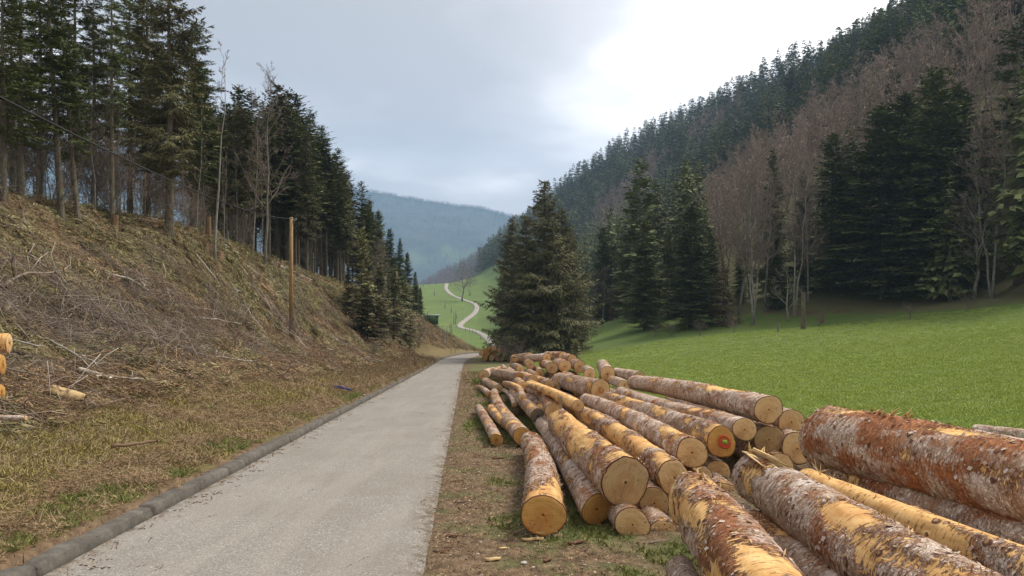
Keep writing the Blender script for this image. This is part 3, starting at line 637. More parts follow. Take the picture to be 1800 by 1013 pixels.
log(1037, 659, 11, 22.4, 1027, 645, 'short pale-barked log end left of the steep white one', L=4.5, peel=.3, red=.4)
log3(px(1124, 663, 21.5), px(1083, 655, 23.5), .17, 'crosswise log with an oval end pointing right, behind the steep white one', peel=.2, red=.5)
log(1098, 678, 10.5, 20.0, 1070, 668, 'shadowed log under the crosswise one', L=5)
log(1092, 697, 9, 18.2, 1040, 680, 'dark log end buried right of the orange ring', L=5)
log(1019, 644.5, 10.8, 27.5, 1000, 633, 'crest log with a round end, third from the steep white one', L=7, peel=.2, red=.6, cut='cut')
log(993, 644, 11, 27.0, 962, 628, 'crest log with a clear dark ring round its end', L=7, peel=.25, red=.6)
log(970, 646.7, 10.5, 26.5, 949, 637, 'crest log with yellow bark scars and a ringed end', L=6.5, peel=.5, red=.4)
log(932, 641, 8.5, 30, 912, 634, 'log with a bright end at the left shoulder of the crest', L=6, peel=.4, red=.4)
log(914.5, 649, 6.5, 29, 897, 641, 'thin grey log poking out of the left shoulder', L=6, peel=.2)
log(888, 652, 5.6, 30.5, 882, 641, 'small log lying highest on the left shoulder', L=6, peel=.3)
log(903.5, 660, 8.8, 28.5, 895, 646, 'log with a dark heart in its end, below the small highest one', L=7, peel=.3, red=.5)
log(886.5, 664, 8.2, 28, 871, 649, 'white-patched log at the left end of the pile', L=7, peel=.35, red=.3)
log(850.5, 660, 9.3, 33, 872, 652, 'log end farthest left of the pile, lying in the roadside grass', L=5, peel=.3, ob=.2)
log(868, 655, 7.5, 34, 880, 648, 'log behind the farthest left one', L=5, peel=.5)
log(949, 657, 8, 27.2, 940, 648, 'small ringed log end under the crest logs', L=6, peel=.5, red=.5)
log(939.5, 671, 10, 24.5, 917, 661, 'weathered log with a lifted orange end in the middle of the pile', L=6, peel=.3, red=.4, cut='cutorange')
log(962, 676, 8.5, 22.8, 950, 668, 'dark grey log end with a white chip, in the hollow of the pile', L=4, cut='cutgrey')
log(922, 680, 8, 22.5, 905, 668, 'brown log lying below the lifted orange end', L=6, peel=.4, red=.6)
log(876, 684, 8.8, 25.8, 851, 669, 'log with a pale end behind the roadside stubs', L=6, peel=.3, red=.4)
log(860.5, 694.5, 6.2, 24.4, 840, 680, 'thin log closest to the asphalt in the far half of the pile', L=4.5, peel=.2, red=.6, cut='cutorange')
log(897, 676, 5, 25.6, 858, 655, 'long thin branchless pole log lying over the left end', L=7, peel=.2, red=.5)
log3(px(931, 629, 33), px(903, 632, 34), .25, 'yellow log lying crosswise behind the crest', peel=.7)
log3(px(961, 629, 31), px(928, 630, 32.5), .19, 'whitest log, lying crosswise behind the crest', peel=.08, red=.05)
log3(px(990, 627, 33), px(962, 625, 36), .22, 'brown log behind the ringed crest log', peel=.4, red=.7)
log3(px(1006, 632, 31), px(983, 625, 36), .2, 'log behind the crest pointing at the spruce group', peel=.4, red=.6)
G = 'filler logs inside the roadside pile'
for i in range(34):
    d = rng.uniform(11, 29); k = rng.uniform(0, 1); X = np.interp(d, [9, 14, 20, 30], [[.9, .6, .1, -.6][j] for j in range(4)]) + k * np.interp(d, [11, 30], [2.6, 2.4])
    r = rng.uniform(.11, .17); Zg = H1(X, d) + r + (rng.uniform(0, .25) if i % 2 else 0)
    P0 = np.array((X, d, Zg)); P1 = P0 + np.array((-.06 * 5 + rng.normal() * .15, 5, -.40)); log3(P0, P1, r, 'log lying in the dark inside the roadside pile', group=G, peel=.35, red=.5)

for i in range(34):
    d = rng.uniform(20.5, 29.5); k = rng.uniform(.1, 1.0) if i < 18 else rng.uniform(.6, 1.35); X = np.interp(d, [20, 30], [.1, -.6]) + k * 2.3; r = rng.uniform(.13, .19); Zg = H1(X, d) + r + (rng.uniform(.22, .50) if i < 18 else rng.uniform(.05, .35))
    P0 = np.array((X, d, Zg)); P1 = P0 + np.array((-.3 + rng.normal() * .3, 5, -.40)); log3(P0, P1, r, 'log stacked in the upper layer of the far half of the roadside pile', group='upper-layer logs of the roadside pile', peel=.4, red=.5, cut='cutorange' if i % 3 == 0 else 'cut')

# --- huge butts in the right foreground (they run out of the frame towards the viewer)
def fwd(x, y, rp, d, az, label, L=6.0, zs=.08, **k):
    P0 = px(x, y, d); dv = np.array((-az, -1, zs)); dv /= np.linalg.norm(dv); return log3(P0, P0 + dv * L, rp * d / F, label, **k)
F1 = fwd(1222, 885, 50, 5.2, .11, 'scarred thick log with torn bark running out of the picture bottom', L=3.0, taper=1.0, peel=.50, red=.68, ecc=.05, lump=1.6)
F2 = fwd(1300, 905, 21, 5.9, .013, 'thin log with ringed grey bark wedged between the two scarred butts', L=3.6, taper=1.25, peel=.28, red=.4)
F3 = fwd(1330, 838, 40, 6.3, .05, 'grey-barked log with a broken, splintered upper end', L=4.6, taper=1.05, peel=.28, red=.45, lump=2, cut='cutgrey')
F4 = fwd(1420, 850, 27, 6.7, -.05, 'long barked-off yellow log beneath the huge butt', L=5, taper=.95, peel=.74, red=.7, lump=1.6)
F4b = fwd(1470, 838, 22, 7.1, -.062, 'brown log with white bark flakes behind the yellow one', L=5, taper=.95, peel=.12, red=.6)
F5 = fwd(1462, 768, 56, 7.4, -.062, 'huge red-scarred butt, by far the thickest log, at the right edge', L=5.5, taper=.74, peel=.28, red=.80, ecc=.05, lump=1.8)
F6 = fwd(1445, 815, 24, 8.5, -.062, 'shaded log under the left end of the huge butt', L=4, peel=.15)
F7 = fwd(1716, 760, 13, 10.2, -.35, 'white-barked log lying in the grass behind the huge butt', L=4, peel=.05, red=.0)
F8 = fwd(1195, 1003, 25, 4.9, .05, 'small grey log at the bottom edge left of the scarred one', L=1.8, peel=.05, red=.1)
for i, (x, y, d) in enumerate([(1500, 900, 6.3), (1620, 960, 5.6), (1560, 870, 7.2), (1690, 905, 6.8)]):
    fwd(x, y, 21, d, -.062, ['dark log under the yellow one', 'dark log in the gap near the bottom right corner', 'dark log in the shade under the huge butt', 'dark log under the huge butt near the right edge'][i], L=4, peel=.2)

# splinters, tags, sprayed marks
def splinters(root, pts, n, ln, w, name='splinter', mat='palewood', spread=.5, seed=0, direction=(0, 1, 0)):
    rg = np.random.default_rng(seed); out = []
    for i in range(n):
        p = pts[rg.integers(len(pts))] + rg.normal(size=3) * w * .6; dd = unit(np.array(direction) + rg.normal(size=3) * spread * .5)[None][0]
        l = ln * rg.uniform(.4, 1.2); ww = w * rg.uniform(.5, 1.3)
        s = unit(np.cross(dd, rg.normal(size=3))); t2 = np.cross(s, dd)
        q = np.array([p - s * ww, p + s * ww, p + s * ww * .8 + t2 * ww * .35, p - s * ww * .8 + t2 * ww * .35])
        q2 = np.array([p + dd * l * .6 - s * ww * .55, p + dd * l * .6 + s * ww * .5, p + dd * l * .6 + s * ww * .4 + t2 * ww * .25, p + dd * l * .6 - s * ww * .4 + t2 * ww * .25]); tip = (p + dd * l)[None]
        V = np.concatenate([q, q2, tip]); fs = [([[0, 1, 5, 4], [1, 2, 6, 5], [2, 3, 7, 6], [3, 0, 4, 7], [3, 2, 1, 0]], 0), ([[4, 5, 8], [5, 6, 8], [6, 7, 8], [7, 4, 8]], 0)]
        link(name, mesh_np(name, V, fs, [MAT[mat]]), root)
# broken end of F3: long pale slab on top and torn ends  (local: +Y towards the viewer)
splinters(F3, [np.array((x, y, .185)) for x, y in ((.05, .0), (.07, .1), (.04, .2), (.01, .05), (.05, .35), (.06, .5))], 12, 1.0, .035, seed=3, spread=.05)
splinters(F3, [np.array((x, .02, z)) for x, z in ((.0, .1), (.08, .12), (-.1, .05))], 8, .22, .03, seed=4, spread=.5, direction=(0, -1, .3))
splinters(F4, [np.array((x, y, .115)) for x, y in ((-.05, .1), (.02, .3), (.03, .5), (0, .8), (.04, 1.2), (.02, 1.6))], 26, .13, .008, seed=5, spread=1.2, direction=(0, .3, .6))
splinters(F5, [np.array((x, y, .31)) for x, y in ((.0, .8), (.02, .9), (.03, 1.0), (.02, 1.1), (-.03, 1.2), (-.02, 1.3))], 34, .12, .011, seed=6, spread=.55, direction=(.1, .9, .45))
splinters(F5, [np.array((-.26, 2.2, -.12))], 3, .12, .012, seed=8, spread=.7, direction=(-.5, 0, .4))
splinters(F1, [np.array((x, y, z)) for x, y, z in ((.1, .04, .16), (.04, .02, .19), (-.03, .1, .2))], 9, .16, .018, seed=9, spread=.5, direction=(0, 1, .1))
splinters(F3, [np.array((-.02, -.01, .15)), np.array((.04, -.01, .17))], 5, .16, .05, seed=14, spread=.4, direction=(.2, .5, .6))
MAT['spray'] = mat_flat('red_spray_paint', (.62, .06, .025), (.50, .10, .04), 60)
MAT['tag'] = mat_flat('green_tag', (.22, .55, .05), (.26, .60, .07), 60, .5); MAT['tagdark'] = mat_flat('dark_tag_print', (.05, .14, .03), sc=30)
def ringmesh(c, r0, r1, th=.0025, wob=.12, seed=1):
    rg = np.random.default_rng(seed); n = 36; a = np.arange(n) / n * 2 * np.pi; w = 1 + wob * np.cos(2 * a + 1) + .04 * rg.normal(size=n)
    def rr(r, y): return np.stack([c[0] + r * w * np.cos(a) * .85, np.full(n, y), c[2] + r * w * np.sin(a)], 1)
    V = np.concatenate([rr(r0, c[1] - th), rr(r1, c[1] - th), rr(r1, c[1]), rr(r0, c[1])]); f = grid_faces(5, n, True); f = np.where(f >= 4 * n, f - 4 * n, f); return V, [(f, 0)]
def mark(root, cxz, r, w, ts, seed=1, fill=0.0):
    V, f = ringmesh((cxz[0], -.016, cxz[1]), r - w, r, seed=seed); link('spray_ring', mesh_np('spray_ring', V, f, [MAT['spray']]), root)
    if fill:
        V, f = ringmesh((cxz[0] - .01, -.0145, cxz[1] - .02), .012, r * .62, seed=seed + 1); link('spray_patch', mesh_np('spray_patch', V, f, [MAT['spray']]), root)
    V, f = box((cxz[0], -.021, cxz[1]), (ts[0], .008, ts[1])); t_ = link('tag', mesh_np('tag', V, f, [MAT['tag']]), root)
    parts = [box((cxz[0] + k * ts[0] * .22, -.0262, cxz[1]), (ts[0] * .07, .002, ts[1] * .5)) for k in (-1, 0, 1)]
    V, f = merge(parts); q = link('tag_print', mesh_np('tag_print', V, f, [MAT['tagdark']]), t_); q['kind'] = 'stuff'
mark(Dl, (.035, -.0), .088, .028, (.05, .042), 2, 1)
mark(E_, (.02, .0), .075, .016, (.038, .030), 4)
splinters(C_, [np.array((.02, -.02, -.18))], 2, .1, .035, 'bark_flap', seed=12, spread=.3, direction=(.2, -.6, -.5))
# chip in the dark end, upright splinter
# --- small stack farther along the road
G = 'stack of short logs farther along the road'
pts = [(852, 628, 5), (864, 628, 5), (875, 629, 4.7), (882, 631, 3.2), (888, 626.5, 4.4), (846, 619.5, 4.2), (855.5, 619.8, 5), (866, 623, 4), (873, 621, 5.4), (881, 625, 3.6), (862, 614.5, 4.2), (869, 616.5, 3.6), (858, 611.5, 3.8), (868.5, 610.5, 4.6), (876, 613.5, 3.6), (883, 616, 4.2), (889, 619.5, 3.8), (850, 615.5, 4), (879.5, 618.5, 3.2), (894, 632, 4), (886, 622, 3.2)]
side = ['big pale log end at the foot', 'second log end at the foot', 'shaded log end at the foot', 'tiny log end at the foot', 'log end at the right foot', 'dark end at the left edge', 'ringed large end at the left', 'dark end in the middle', 'widest oval end', 'small end right of the oval', 'end left of the topmost', 'small end under the topmost', 'upper left end', 'topmost end', 'shaded end right of the topmost', 'upper right end', 'rightmost upper end', 'left shoulder end', 'narrow end beside the oval', 'low end half hidden by brush', 'small end above the right foot']
for (x, y, r), sl_ in zip(pts, side):
    P0 = px(x, y + 1.5, 74 + rng.normal() * .12); P1 = P0 + np.array((1.1, 3.6, -.25)) + rng.normal(size=3) * (.1, .1, .02)
    log3(P0, P1, r * 74 / F * 1.06, sl_ + ' of the small far stack by the road bend', group=G, peel=.3, red=.4, cut='cutorange' if rng.random() < .4 else 'cut')
# --- ends of the stack at the left picture edge
log3(px(16, 603, 11.5), px(16, 603, 11.5) + (-1.9, -.6, .0), .155, 'blunt yellow log end at the left picture edge above the brush', peel=.75, red=.2)
log3(px(5, 641, 11.3), px(5, 641, 11.3) + (-1.9, -.55, .0), .155, 'orange log end at the left picture edge, under the blunt yellow one', peel=.6, cut='cutorange')
log3(px(3, 690, 11), px(3, 690, 11) + (-1.9, -.5, 0), .13, 'lowest orange log end at the left picture edge', peel=.6, cut='cutorange')
gl = log3(px(46, 735.5, 9.4), px(-120, 731, 9.4), .034, 'thin grey-barked log end lying by the left picture edge', peel=.0, red=0)
splinters(gl, [np.array((0, 0.06, .0))], 1, .01, .004, 'bark_chip', seed=2)

# ------------------------------------------------------------------ trees: prototypes
def conifer_crown(sd, h, c0, rmax, nper=6, dz=.45, step=.28, style='spruce', lod=2, shape=.8, tw=1.0, wood=True, thin=0.0, w0=1.0):
    rg = np.random.default_rng(sd)
    z = []; zz = c0 * h
    while zz < h * .985: z.append(zz); zz += dz * rg.uniform(.6, 1.3) * (1 - .45 * (zz / h))
    z = np.array(z); nb = np.maximum(3, np.round(nper * rg.uniform(.7, 1.2, len(z))).astype(int))
    Z = np.repeat(z, nb) + rg.normal(size=nb.sum()) * (.10 if style == 'spruce' else .24); n = len(Z); az = rg.uniform(0, 2 * np.pi, n)
    t = (Z - c0 * h) / (h - c0 * h); t = np.clip(t, 0, 1)
    Ln = rmax * ((1 - t) ** shape * (1 - .35 * np.exp(-t / .10)) + .03) * rg.uniform(.5, 1.25, n)
    Ln *= 1 + .34 * noise3(np.stack([np.cos(az) * 1.1, np.sin(az) * 1.1, Z * .35 + sd], 1))
    Ln = np.maximum(Ln, .18)
    if thin: keep = rg.random(n) > thin; Z, az, t, Ln, n = Z[keep], az[keep], t[keep], Ln[keep], keep.sum()
    if style == 'spruce': s0 = np.interp(t, [0, .5, .85, 1], [-.55, -.32, .15, 1.2]) + rg.normal(size=n) * .10; s1 = np.interp(t, [0, .6, 1], [.35, .35, .0])
    else: s0 = np.interp(t, [0, .4, .8, 1], [-.36, -.12, .25, 1.0]) + rg.normal(size=n) * .15; s1 = np.interp(t, [0, 1], [.12, .0])
    rx_, ry_ = np.cos(az), np.sin(az)
    k = np.maximum(2, np.ceil(Ln / step).astype(int)); bi = np.repeat(np.arange(n), k)
    tj = (np.arange(k.sum()) - np.repeat(np.cumsum(k) - k, k) + rg.random(k.sum())) / k[bi]
    tj = .10 + .90 * tj; r = tj * Ln[bi]
    B = np.stack([rx_[bi] * r, ry_[bi] * r, Z[bi] + s0[bi] * r + s1[bi] * r * tj], 1)
    dzr = s0[bi] + 2 * s1[bi] * tj
    out = []
    fw = np.stack([rx_[bi], ry_[bi], dzr], 1); fw = unit(fw); lat = np.stack([-ry_[bi], rx_[bi], np.zeros(len(bi))], 1)
    tl = (.42 * Ln[bi] * (1.05 - tj) + .16) * tw; tl = np.minimum(tl, 1.0 * tw) * rg.uniform(.6, 1.25, len(bi))
    for sg in (-1, 1):
        al = rg.uniform(.55, 1.15, len(bi)); dr = rg.uniform(.15, .9, len(bi)) if style == 'spruce' else rg.uniform(-.05, .25, len(bi))
        D = unit(fw * np.cos(al)[:, None] + sg * lat * np.sin(al)[:, None] - np.array([0, 0, 1.0]) * dr[:, None])
        up = unit(np.array([[0, 0, 1.0]]) + rg.normal(size=(len(bi), 3)) * .35); S = unit(np.cross(D, up))
        if lod >= 2:
            q = 4 if lod == 2 else 6
            for j in range(q):
                tt_ = (j + rg.random(len(bi)) * .6) / q * .85; s2 = 1 if j % 2 else -1
                D2 = unit(D * .8 + s2 * S * .65 + (np.array([[0, 0, -.45]]) if style == 'spruce' else np.array([[0, 0, -.05]])) + rg.normal(size=D.shape) * .12)
                S2 = unit(np.cross(D2, unit(up + rg.normal(size=D.shape) * .4)))
                out.append(kites(B + D * (tl * tt_)[:, None], D2, S2, tl * (.50 - .22 * tt_) + .06, np.full(len(bi), .085 * w0 if lod == 2 else .065 * w0), 0))
            out.append(kites(B, D, S, tl, np.full(len(bi), .07 * w0), 0))
        else: out.append(kites(B, D, S, tl, np.clip(tl * .42, .10, .40) * w0, 0))
    # tip kites along the branch ends
    e = np.stack([rx_ * Ln, ry_ * Ln, Z + s0 * Ln + s1 * Ln], 1); De = unit(np.stack([rx_, ry_, s0 + 2 * s1], 1)); out.append(kites(e - De * .25 * np.minimum(Ln, 1)[:, None], De, np.stack([-ry_, rx_, 0 * rx_], 1), np.minimum(Ln, 1) * .5, np.minimum(Ln, 1) * .14 + .03, 0))
    out.append(kites(np.array([[0, 0, h * .955]]), np.array([[0, 0, 1.0]]), np.array([[1.0, 0, 0]]), np.array([h * .06]), np.array([.10]), 0))
    V, fs = merge(out)
    if wood:
        b0 = np.stack([0 * Z, 0 * Z, Z], 1); m1 = np.stack([rx_ * Ln * .5, ry_ * Ln * .5, Z + s0 * Ln * .5 + s1 * Ln * .25], 1); P = np.stack([b0, m1, e], 1)
        tv, tf = tubes(P, np.stack([.012 + .010 * Ln, .008 + .006 * Ln, np.full(n, .004)], 1), 3, 1); V, fs = merge([(V, fs), (tv, tf)])
    return V, fs
def trunk_geo(sd, h, r, lean=0.0, az=0.0, sides=10, stubs=0, z0=.1, z1=.5, stubl=1.0, flare=1.5, wob=.05):
    rg = np.random.default_rng(sd); K = 14; t = np.linspace(0, 1, K) ** 1.3; zz = t * h * .985 - .35 * (t == 0)
    ph = rg.uniform(0, 6.28, 2)
    X = lean * h * (t ** .8) * math.cos(az) + wob * np.sin(t * 5 + ph[0]) * np.minimum(1, t * 6) * h * .08; Y = lean * h * t ** .8 * math.sin(az) + wob * np.sin(t * 4 + ph[1]) * np.minimum(1, t * 6) * h * .08
    Rr = r * ((1 - t) ** .8 * .95 + .04) * (1 + (flare - 1) * np.exp(-np.maximum(zz, 0) / .45)); P = np.stack([X, Y, zz], 1)
    parts = [tubes(P[None], Rr[None], sides)]
    if stubs:
        s = rg.uniform(z0, z1, stubs) * h; a = rg.uniform(0, 6.28, stubs); l = stubl * rg.uniform(.3, 1.2, stubs)
        base = np.stack([np.interp(s, zz, X), np.interp(s, zz, Y), s], 1); d = np.stack([np.cos(a), np.sin(a), rg.uniform(-.5, .25, stubs)], 1)
        p2 = base + d * l[:, None] * .55; p3 = base + d * l[:, None] + np.stack([0 * a, 0 * a, -.25 * l], 1)
        parts.append(tubes(np.stack([base, p2, p3], 1), np.stack([.016 + .006 * l, .010 + .002 * l, np.full(stubs, .005)], 1), 3))
        # fine side twigs of the dead branches
        q = 3; bb = np.repeat(p2, q, 0) + np.repeat(p3 - p2, q, 0) * rg.random((stubs * q, 1)); dd = unit(np.repeat(d, q, 0) + rg.normal(size=(stubs * q, 3)) * .7)
        parts.append(tubes(np.stack([bb, bb + dd * np.repeat(l, q)[:, None] * .3], 1), np.tile([[.007, .003]], (stubs * q, 1)), 3))
    return merge(parts), (lambda z: np.array((np.interp(z, zz, X), np.interp(z, zz, Y))))
def bare_crown(sd, h, r=.16, stems=1, b0=.30, spread=.45, levels=4, n1=26, tw=.012, up=.55, sides=(8, 4, 3, 3), k2=7, k3=5, k4=3, lenf=.32, curv=.25):
    """leafless tree -> trunk geometry, branch geometry"""
    rg = np.random.default_rng(sd); K = 9; t = np.linspace(0, 1, K); Ps, Rs = [], []
    for s in range(stems):
        a = rg.uniform(0, 6.28); ln = (0.04 if stems == 1 else .13) * h; hh = h * rg.uniform(.82, 1) if s else h
        w = np.cumsum(rg.normal(size=(K, 2)) * .010 * h, 0); w -= w[0]
        Ps.append(np.stack([math.cos(a) * ln * t + w[:, 0], math.sin(a) * ln * t + w[:, 1], t * hh - .3 * (t == 0)], 1)); Rs.append(r * (1 - t * .93) * (1 + .5 * np.exp(-t * 25)) * (.8 if stems > 1 else 1))
    Ps, Rs = np.array(Ps), np.array(Rs); trunk = tubes(Ps, Rs, sides[0]); parts = []
    P, Rr = Ps, Rs; cnt = (n1, k2, k3, k4); llen = lenf * h
    for lv in range(1, levels + 1):
        B = len(P); q = cnt[lv - 1]; bi = np.repeat(np.arange(B), q); m = len(bi)
        tt_ = rg.uniform(b0 if lv == 1 else .15, 1.0, m) if lv > 1 else (b0 + (1 - b0) * (np.tile(np.arange(q), B) + rg.random(m)) / q)
        Kp = P.shape[1]; f = tt_ * (Kp - 1); i = np.clip(f.astype(int), 0, Kp - 2); u_ = (f - i)[:, None]
        base = P[bi, i] * (1 - u_) + P[bi, i + 1] * u_; T = unit(P[bi, i + 1] - P[bi, i]); rb = Rr[bi, i] * (1 - u_[:, 0]) + Rr[bi, i + 1] * u_[:, 0]
        rd = rg.normal(size=(m, 3)); rd -= (rd * T).sum(1)[:, None] * T; rd = unit(rd); ang = rg.uniform(.5, 1.0, m) * (spread / .45 if lv == 1 else 1)
        D = unit(T * np.cos(ang)[:, None] + rd * np.sin(ang)[:, None])
        if lv == 1: l = llen * (1.15 - .75 * tt_) * rg.uniform(.6, 1.15, m)
        else: l = plen[bi] * rg.uniform(.30, .55, m) * (1.1 - .5 * tt_)
        kk = (6, 4, 3, 2)[lv - 1]; q_ = np.linspace(0, 1, kk); pts = [base]; d = D
        for j in range(1, kk):
            d = unit(d + np.array([0, 0, up * curv]) + rg.normal(size=d.shape) * .16); pts.append(pts[-1] + d * (l / (kk - 1))[:, None])
        Pn = np.stack(pts, 1); r0 = np.minimum(rb * .62, .011 * l + tw); Rn = np.maximum(r0[:, None] * (1 - .8 * q_[None]), tw * (1 if lv < 3 else .7))
        parts.append(tubes(Pn, Rn, sides[min(lv, len(sides) - 1)]) if lv < 4 else kites(base, unit(Pn[:, -1] - base), unit(np.cross(unit(Pn[:, -1] - base), rg.normal(size=(m, 3)))), l, np.full(m, tw * 1.8)))
        P, Rr, plen = Pn, Rn, l
    return trunk, merge(parts)

def mkproto(kind, *a, **k): return k
PRO = {}
def add_con(key, sd, h, r, c0, rmax, fol='fir', stubs=0, sides=9, lean=0, **k):
    (tv, tf), _ = trunk_geo(sd, h, r, sides=sides, stubs=stubs, z0=.06, z1=c0 + .12, stubl=1.1, wob=.03)
    cv, cf = conifer_crown(sd + 1, h, c0, rmax, **k)
    PRO[key] = (h, mesh_np('trunk', tv, tf, [MAT['trunk']], True), mesh_np('crown', cv, cf, [MAT[fol], MAT['trunk']]))
for i in range(3): add_con('spruce%d' % i, 20 + i * 7, 17, .24, .07, 4.1 + i * .3, 'spruce', stubs=30, nper=6, dz=.46, step=.26, style='spruce', lod=2, shape=.80 + .05 * i, thin=.14, tw=1.2, w0=1.05)
for i in range(2): add_con('lspruce%d' % i, 60 + i * 7, 19, .24, .26, 2.9, 'spruce', stubs=170, nper=6, dz=.38, step=.22, style='spruce', lod=3, shape=.6, thin=.36)
for i in range(2): add_con('lfir%d' % i, 75 + i * 7, 21, .27, .28 + .08 * i, 2.8, 'fir', stubs=240, nper=6, dz=.46, step=.24, style='fir', lod=3, shape=.45, thin=.50)
for i in range(3): add_con('fir%d' % i, 90 + i * 7, 20, .26, .05, 4.0, 'fir', stubs=6, nper=8, dz=.42, step=.30, style='fir', lod=2, shape=.62 + .08 * i, w0=1.35)
for i in range(3): add_con('polefir%d' % i, 120 + i * 7, 18, .17, .30 + .07 * i, 2.4, 'fir' if i else 'spruce', stubs=70, nper=7, dz=.42, step=.30, style='fir' if i else 'spruce', lod=2 if i == 0 else 1, shape=.6, w0=1.1 if i == 0 else 1)
for i in range(2): add_con('young%d' % i, 150 + i * 7, 6, .07, .03, 1.7, 'young' if i == 0 else 'spruce', nper=7, dz=.28, step=.16, style='fir', lod=2, shape=.8, tw=.75, thin=.2)
for i in range(1): add_con('deadfir%d' % i, 170, 9, .12, .05, 2.6, 'dead', nper=7, dz=.4, step=.25, style='spruce', lod=1, shape=.6, w0=.6, thin=.2)
MIDM = [MAT['farfir'], MAT['trunk']]
for i in range(5):
    cv, cf = conifer_crown(200 + i, 16, .10, 3.0 + .35 * (i % 3), nper=7, dz=.75, step=.55, style='fir' if i % 2 else 'spruce', lod=1, shape=.6 + .12 * (i % 3), wood=False, tw=1.25, w0=1.5)
    (tv, tf), _ = trunk_geo(200 + i, 16, .2, sides=5); tf = [(f, 1) for f, _ in tf]; V, fs = merge([(cv, cf), (tv, tf)]); PRO['mid%d' % i] = (16, mesh_np('conifer', V, fs, MIDM), None)
for i in range(3):
    cv, cf = conifer_crown(220 + i, 15, .10, 3.2, nper=6, dz=1.5, step=1.3, style='fir', lod=1, shape=.7, wood=False, tw=1.9, w0=1.6); PRO['far%d' % i] = (15, mesh_np('conifer', cv, cf, MIDM), None)
def add_bare(key, sd, h, tm='greytrunk', bm='twig', **k):
    (tv, tf), (bv, bf) = bare_crown(sd, h, **k); PRO[key] = (h, mesh_np('trunk', tv, tf, [MAT[tm]], True), mesh_np('crown', bv, bf, [MAT[bm]]))
for i in range(3): add_bare('beech%d' % i, 300 + i, 16, r=.15, stems=1 + i, n1=20, k2=7, k3=5, k4=3, tw=.013, b0=.28)
add_bare('thin0', 320, 13, r=.085, n1=10, k2=5, k3=4, k4=2, b0=.62, lenf=.16, tw=.010)
add_bare('thin1', 321, 12, r=.055, n1=16, k2=4, k3=3, k4=2, b0=.25, lenf=.14, tw=.008)
add_bare('lichen0', 322, 9, bm='lichtwig', tm='greytrunk', r=.14, stems=1, n1=14, k2=6, k3=5, k4=2, b0=.2, lenf=.5, tw=.02, spread=.6, up=.1, curv=.6)
add_bare('shrub0', 323, 3, bm='twig', tm='greytrunk', r=.02, stems=5, n1=7, k2=4, k3=3, k4=2, b0=.1, lenf=.4, tw=.007)
for i in range(4):
    (tv, tf), (bv, bf) = bare_crown(330 + i, 15, r=.16, stems=1 + i % 2, n1=15, k2=5, k3=4, k4=3, tw=.028, sides=(4, 3, 3, 3), lenf=.36, b0=.22); V, fs = merge([(tv, tf), (bv, bf)]); PRO['midbeech%d' % i] = (15, mesh_np('beech', V, fs, [MAT['twigfar']]), None)

for i in range(2):
    (tv, tf), (bv, bf) = bare_crown(340 + i, 15, r=.2, n1=12, k2=4, k3=4, levels=3, tw=.07, sides=(3, 3, 3, 3), lenf=.38, b0=.15); V, fs = merge([(tv, tf), (bv, bf)]); PRO['farbeech%d' % i] = (15, mesh_np('beech', V, fs, [MAT['twigfar']]), None); PRO['ridgebeech%d' % i] = (15, mesh_np('beech', V, fs, [MAT['twigridge']]), None)

def tree(key, P, h, label, cat='tree', group=None, rot=None, wid=1.0, lean=(0, 0), name=None):
    H0, tm, cm = PRO[key]; s = h / H0; rot = rng.uniform(0, 6.28) if rot is None else rot
    nm = name or ('conifer' if cm is None and key[:3] in ('mid', 'far') and 'beech' not in key else 'bare_tree' if ('beech' in key or key[:4] in ('thin', 'lich', 'shru')) else 'spruce_tree' if 'spruce' in key else 'fir_tree')
    o = bpy.data.objects.new(nm, None if cm is not None else tm); COL.objects.link(o)
    o.matrix_world = Matrix.Translation(Vector(P)) @ Matrix.Rotation(lean[0], 4, 'Y') @ Matrix.Rotation(lean[1], 4, 'X') @ Matrix.Rotation(rot, 4, 'Z') @ Matrix.Diagonal((s * wid, s * wid, s, 1))
    tag(o, label, cat, group)
    if cm is not None: link('trunk', tm, o); link('crown', cm, o)
    return o
def ptree(key, x, y, d, topy, label, group=None, wid=1.0, **k):
    """base seen at pixel x,y ; depth d ; top seen at topy"""
    P = px(x, y, d); P[2] = H1(P[0], P[1]) - .05
    h = CAMZ - (topy - CY) / F * d - P[2]
    return tree(key, P, h, label, 'tree', group, wid=wid, **k)

# --- trees along the top of the cleared slope (left)
T = ptree
T('lfir0', 37, 352, 26, -60, 'stout mossy trunk at the left, first tall fir above the cleared slope', wid=1.15)
T('lfir1', 108, 366, 27, -80, 'tall fir whose grey-green trunk bends to the left', lean=(-.055, 0), wid=1.0)
T('lfir0', 138, 373, 28, -70, 'tall fir with a reddish foot, leaning left beside the bent one', lean=(-.085, 0), wid=.85)
T('lfir1', 131, 345, 31, -60, 'dark straight-trunked fir close behind the two leaning ones', wid=1.1)
T('lfir1', 197, 378, 30, -90, 'slim straight pale-trunked fir between the leaning pair and the big spruce', wid=.7)
T('thin1', 209, 366, 31, 120, 'thin bare sapling right beside the slim pale trunk')
T('lspruce0', 297, 392, 33, -70, 'big drooping spruce with a lit green side branch above the cleared slope', wid=1.25)
T('lspruce1', 258, 365, 38, -30, 'spruce close behind the big drooping one', wid=1.2)
T('lfir0', 338, 385, 44, 45, 'dark fir whose dense crown stands against the sky behind the big spruce', wid=1.25)
T('lfir0', 5, 362, 24, -90, 'trunk cut by the left picture edge')
T('lfir1', 70, 340, 36, -30, 'fir standing back between the stout trunk and the bent one', wid=1.1)
T('lspruce1', 165, 345, 38, -20, 'spruce standing back behind the leaning pair', wid=1.0)
T('lfir0', 228, 350, 43, -10, 'fir standing back behind the slim pale trunk', wid=1.1)
T('lspruce0', 20, 335, 40, 0, 'spruce standing back behind the stout trunk', wid=1.1)
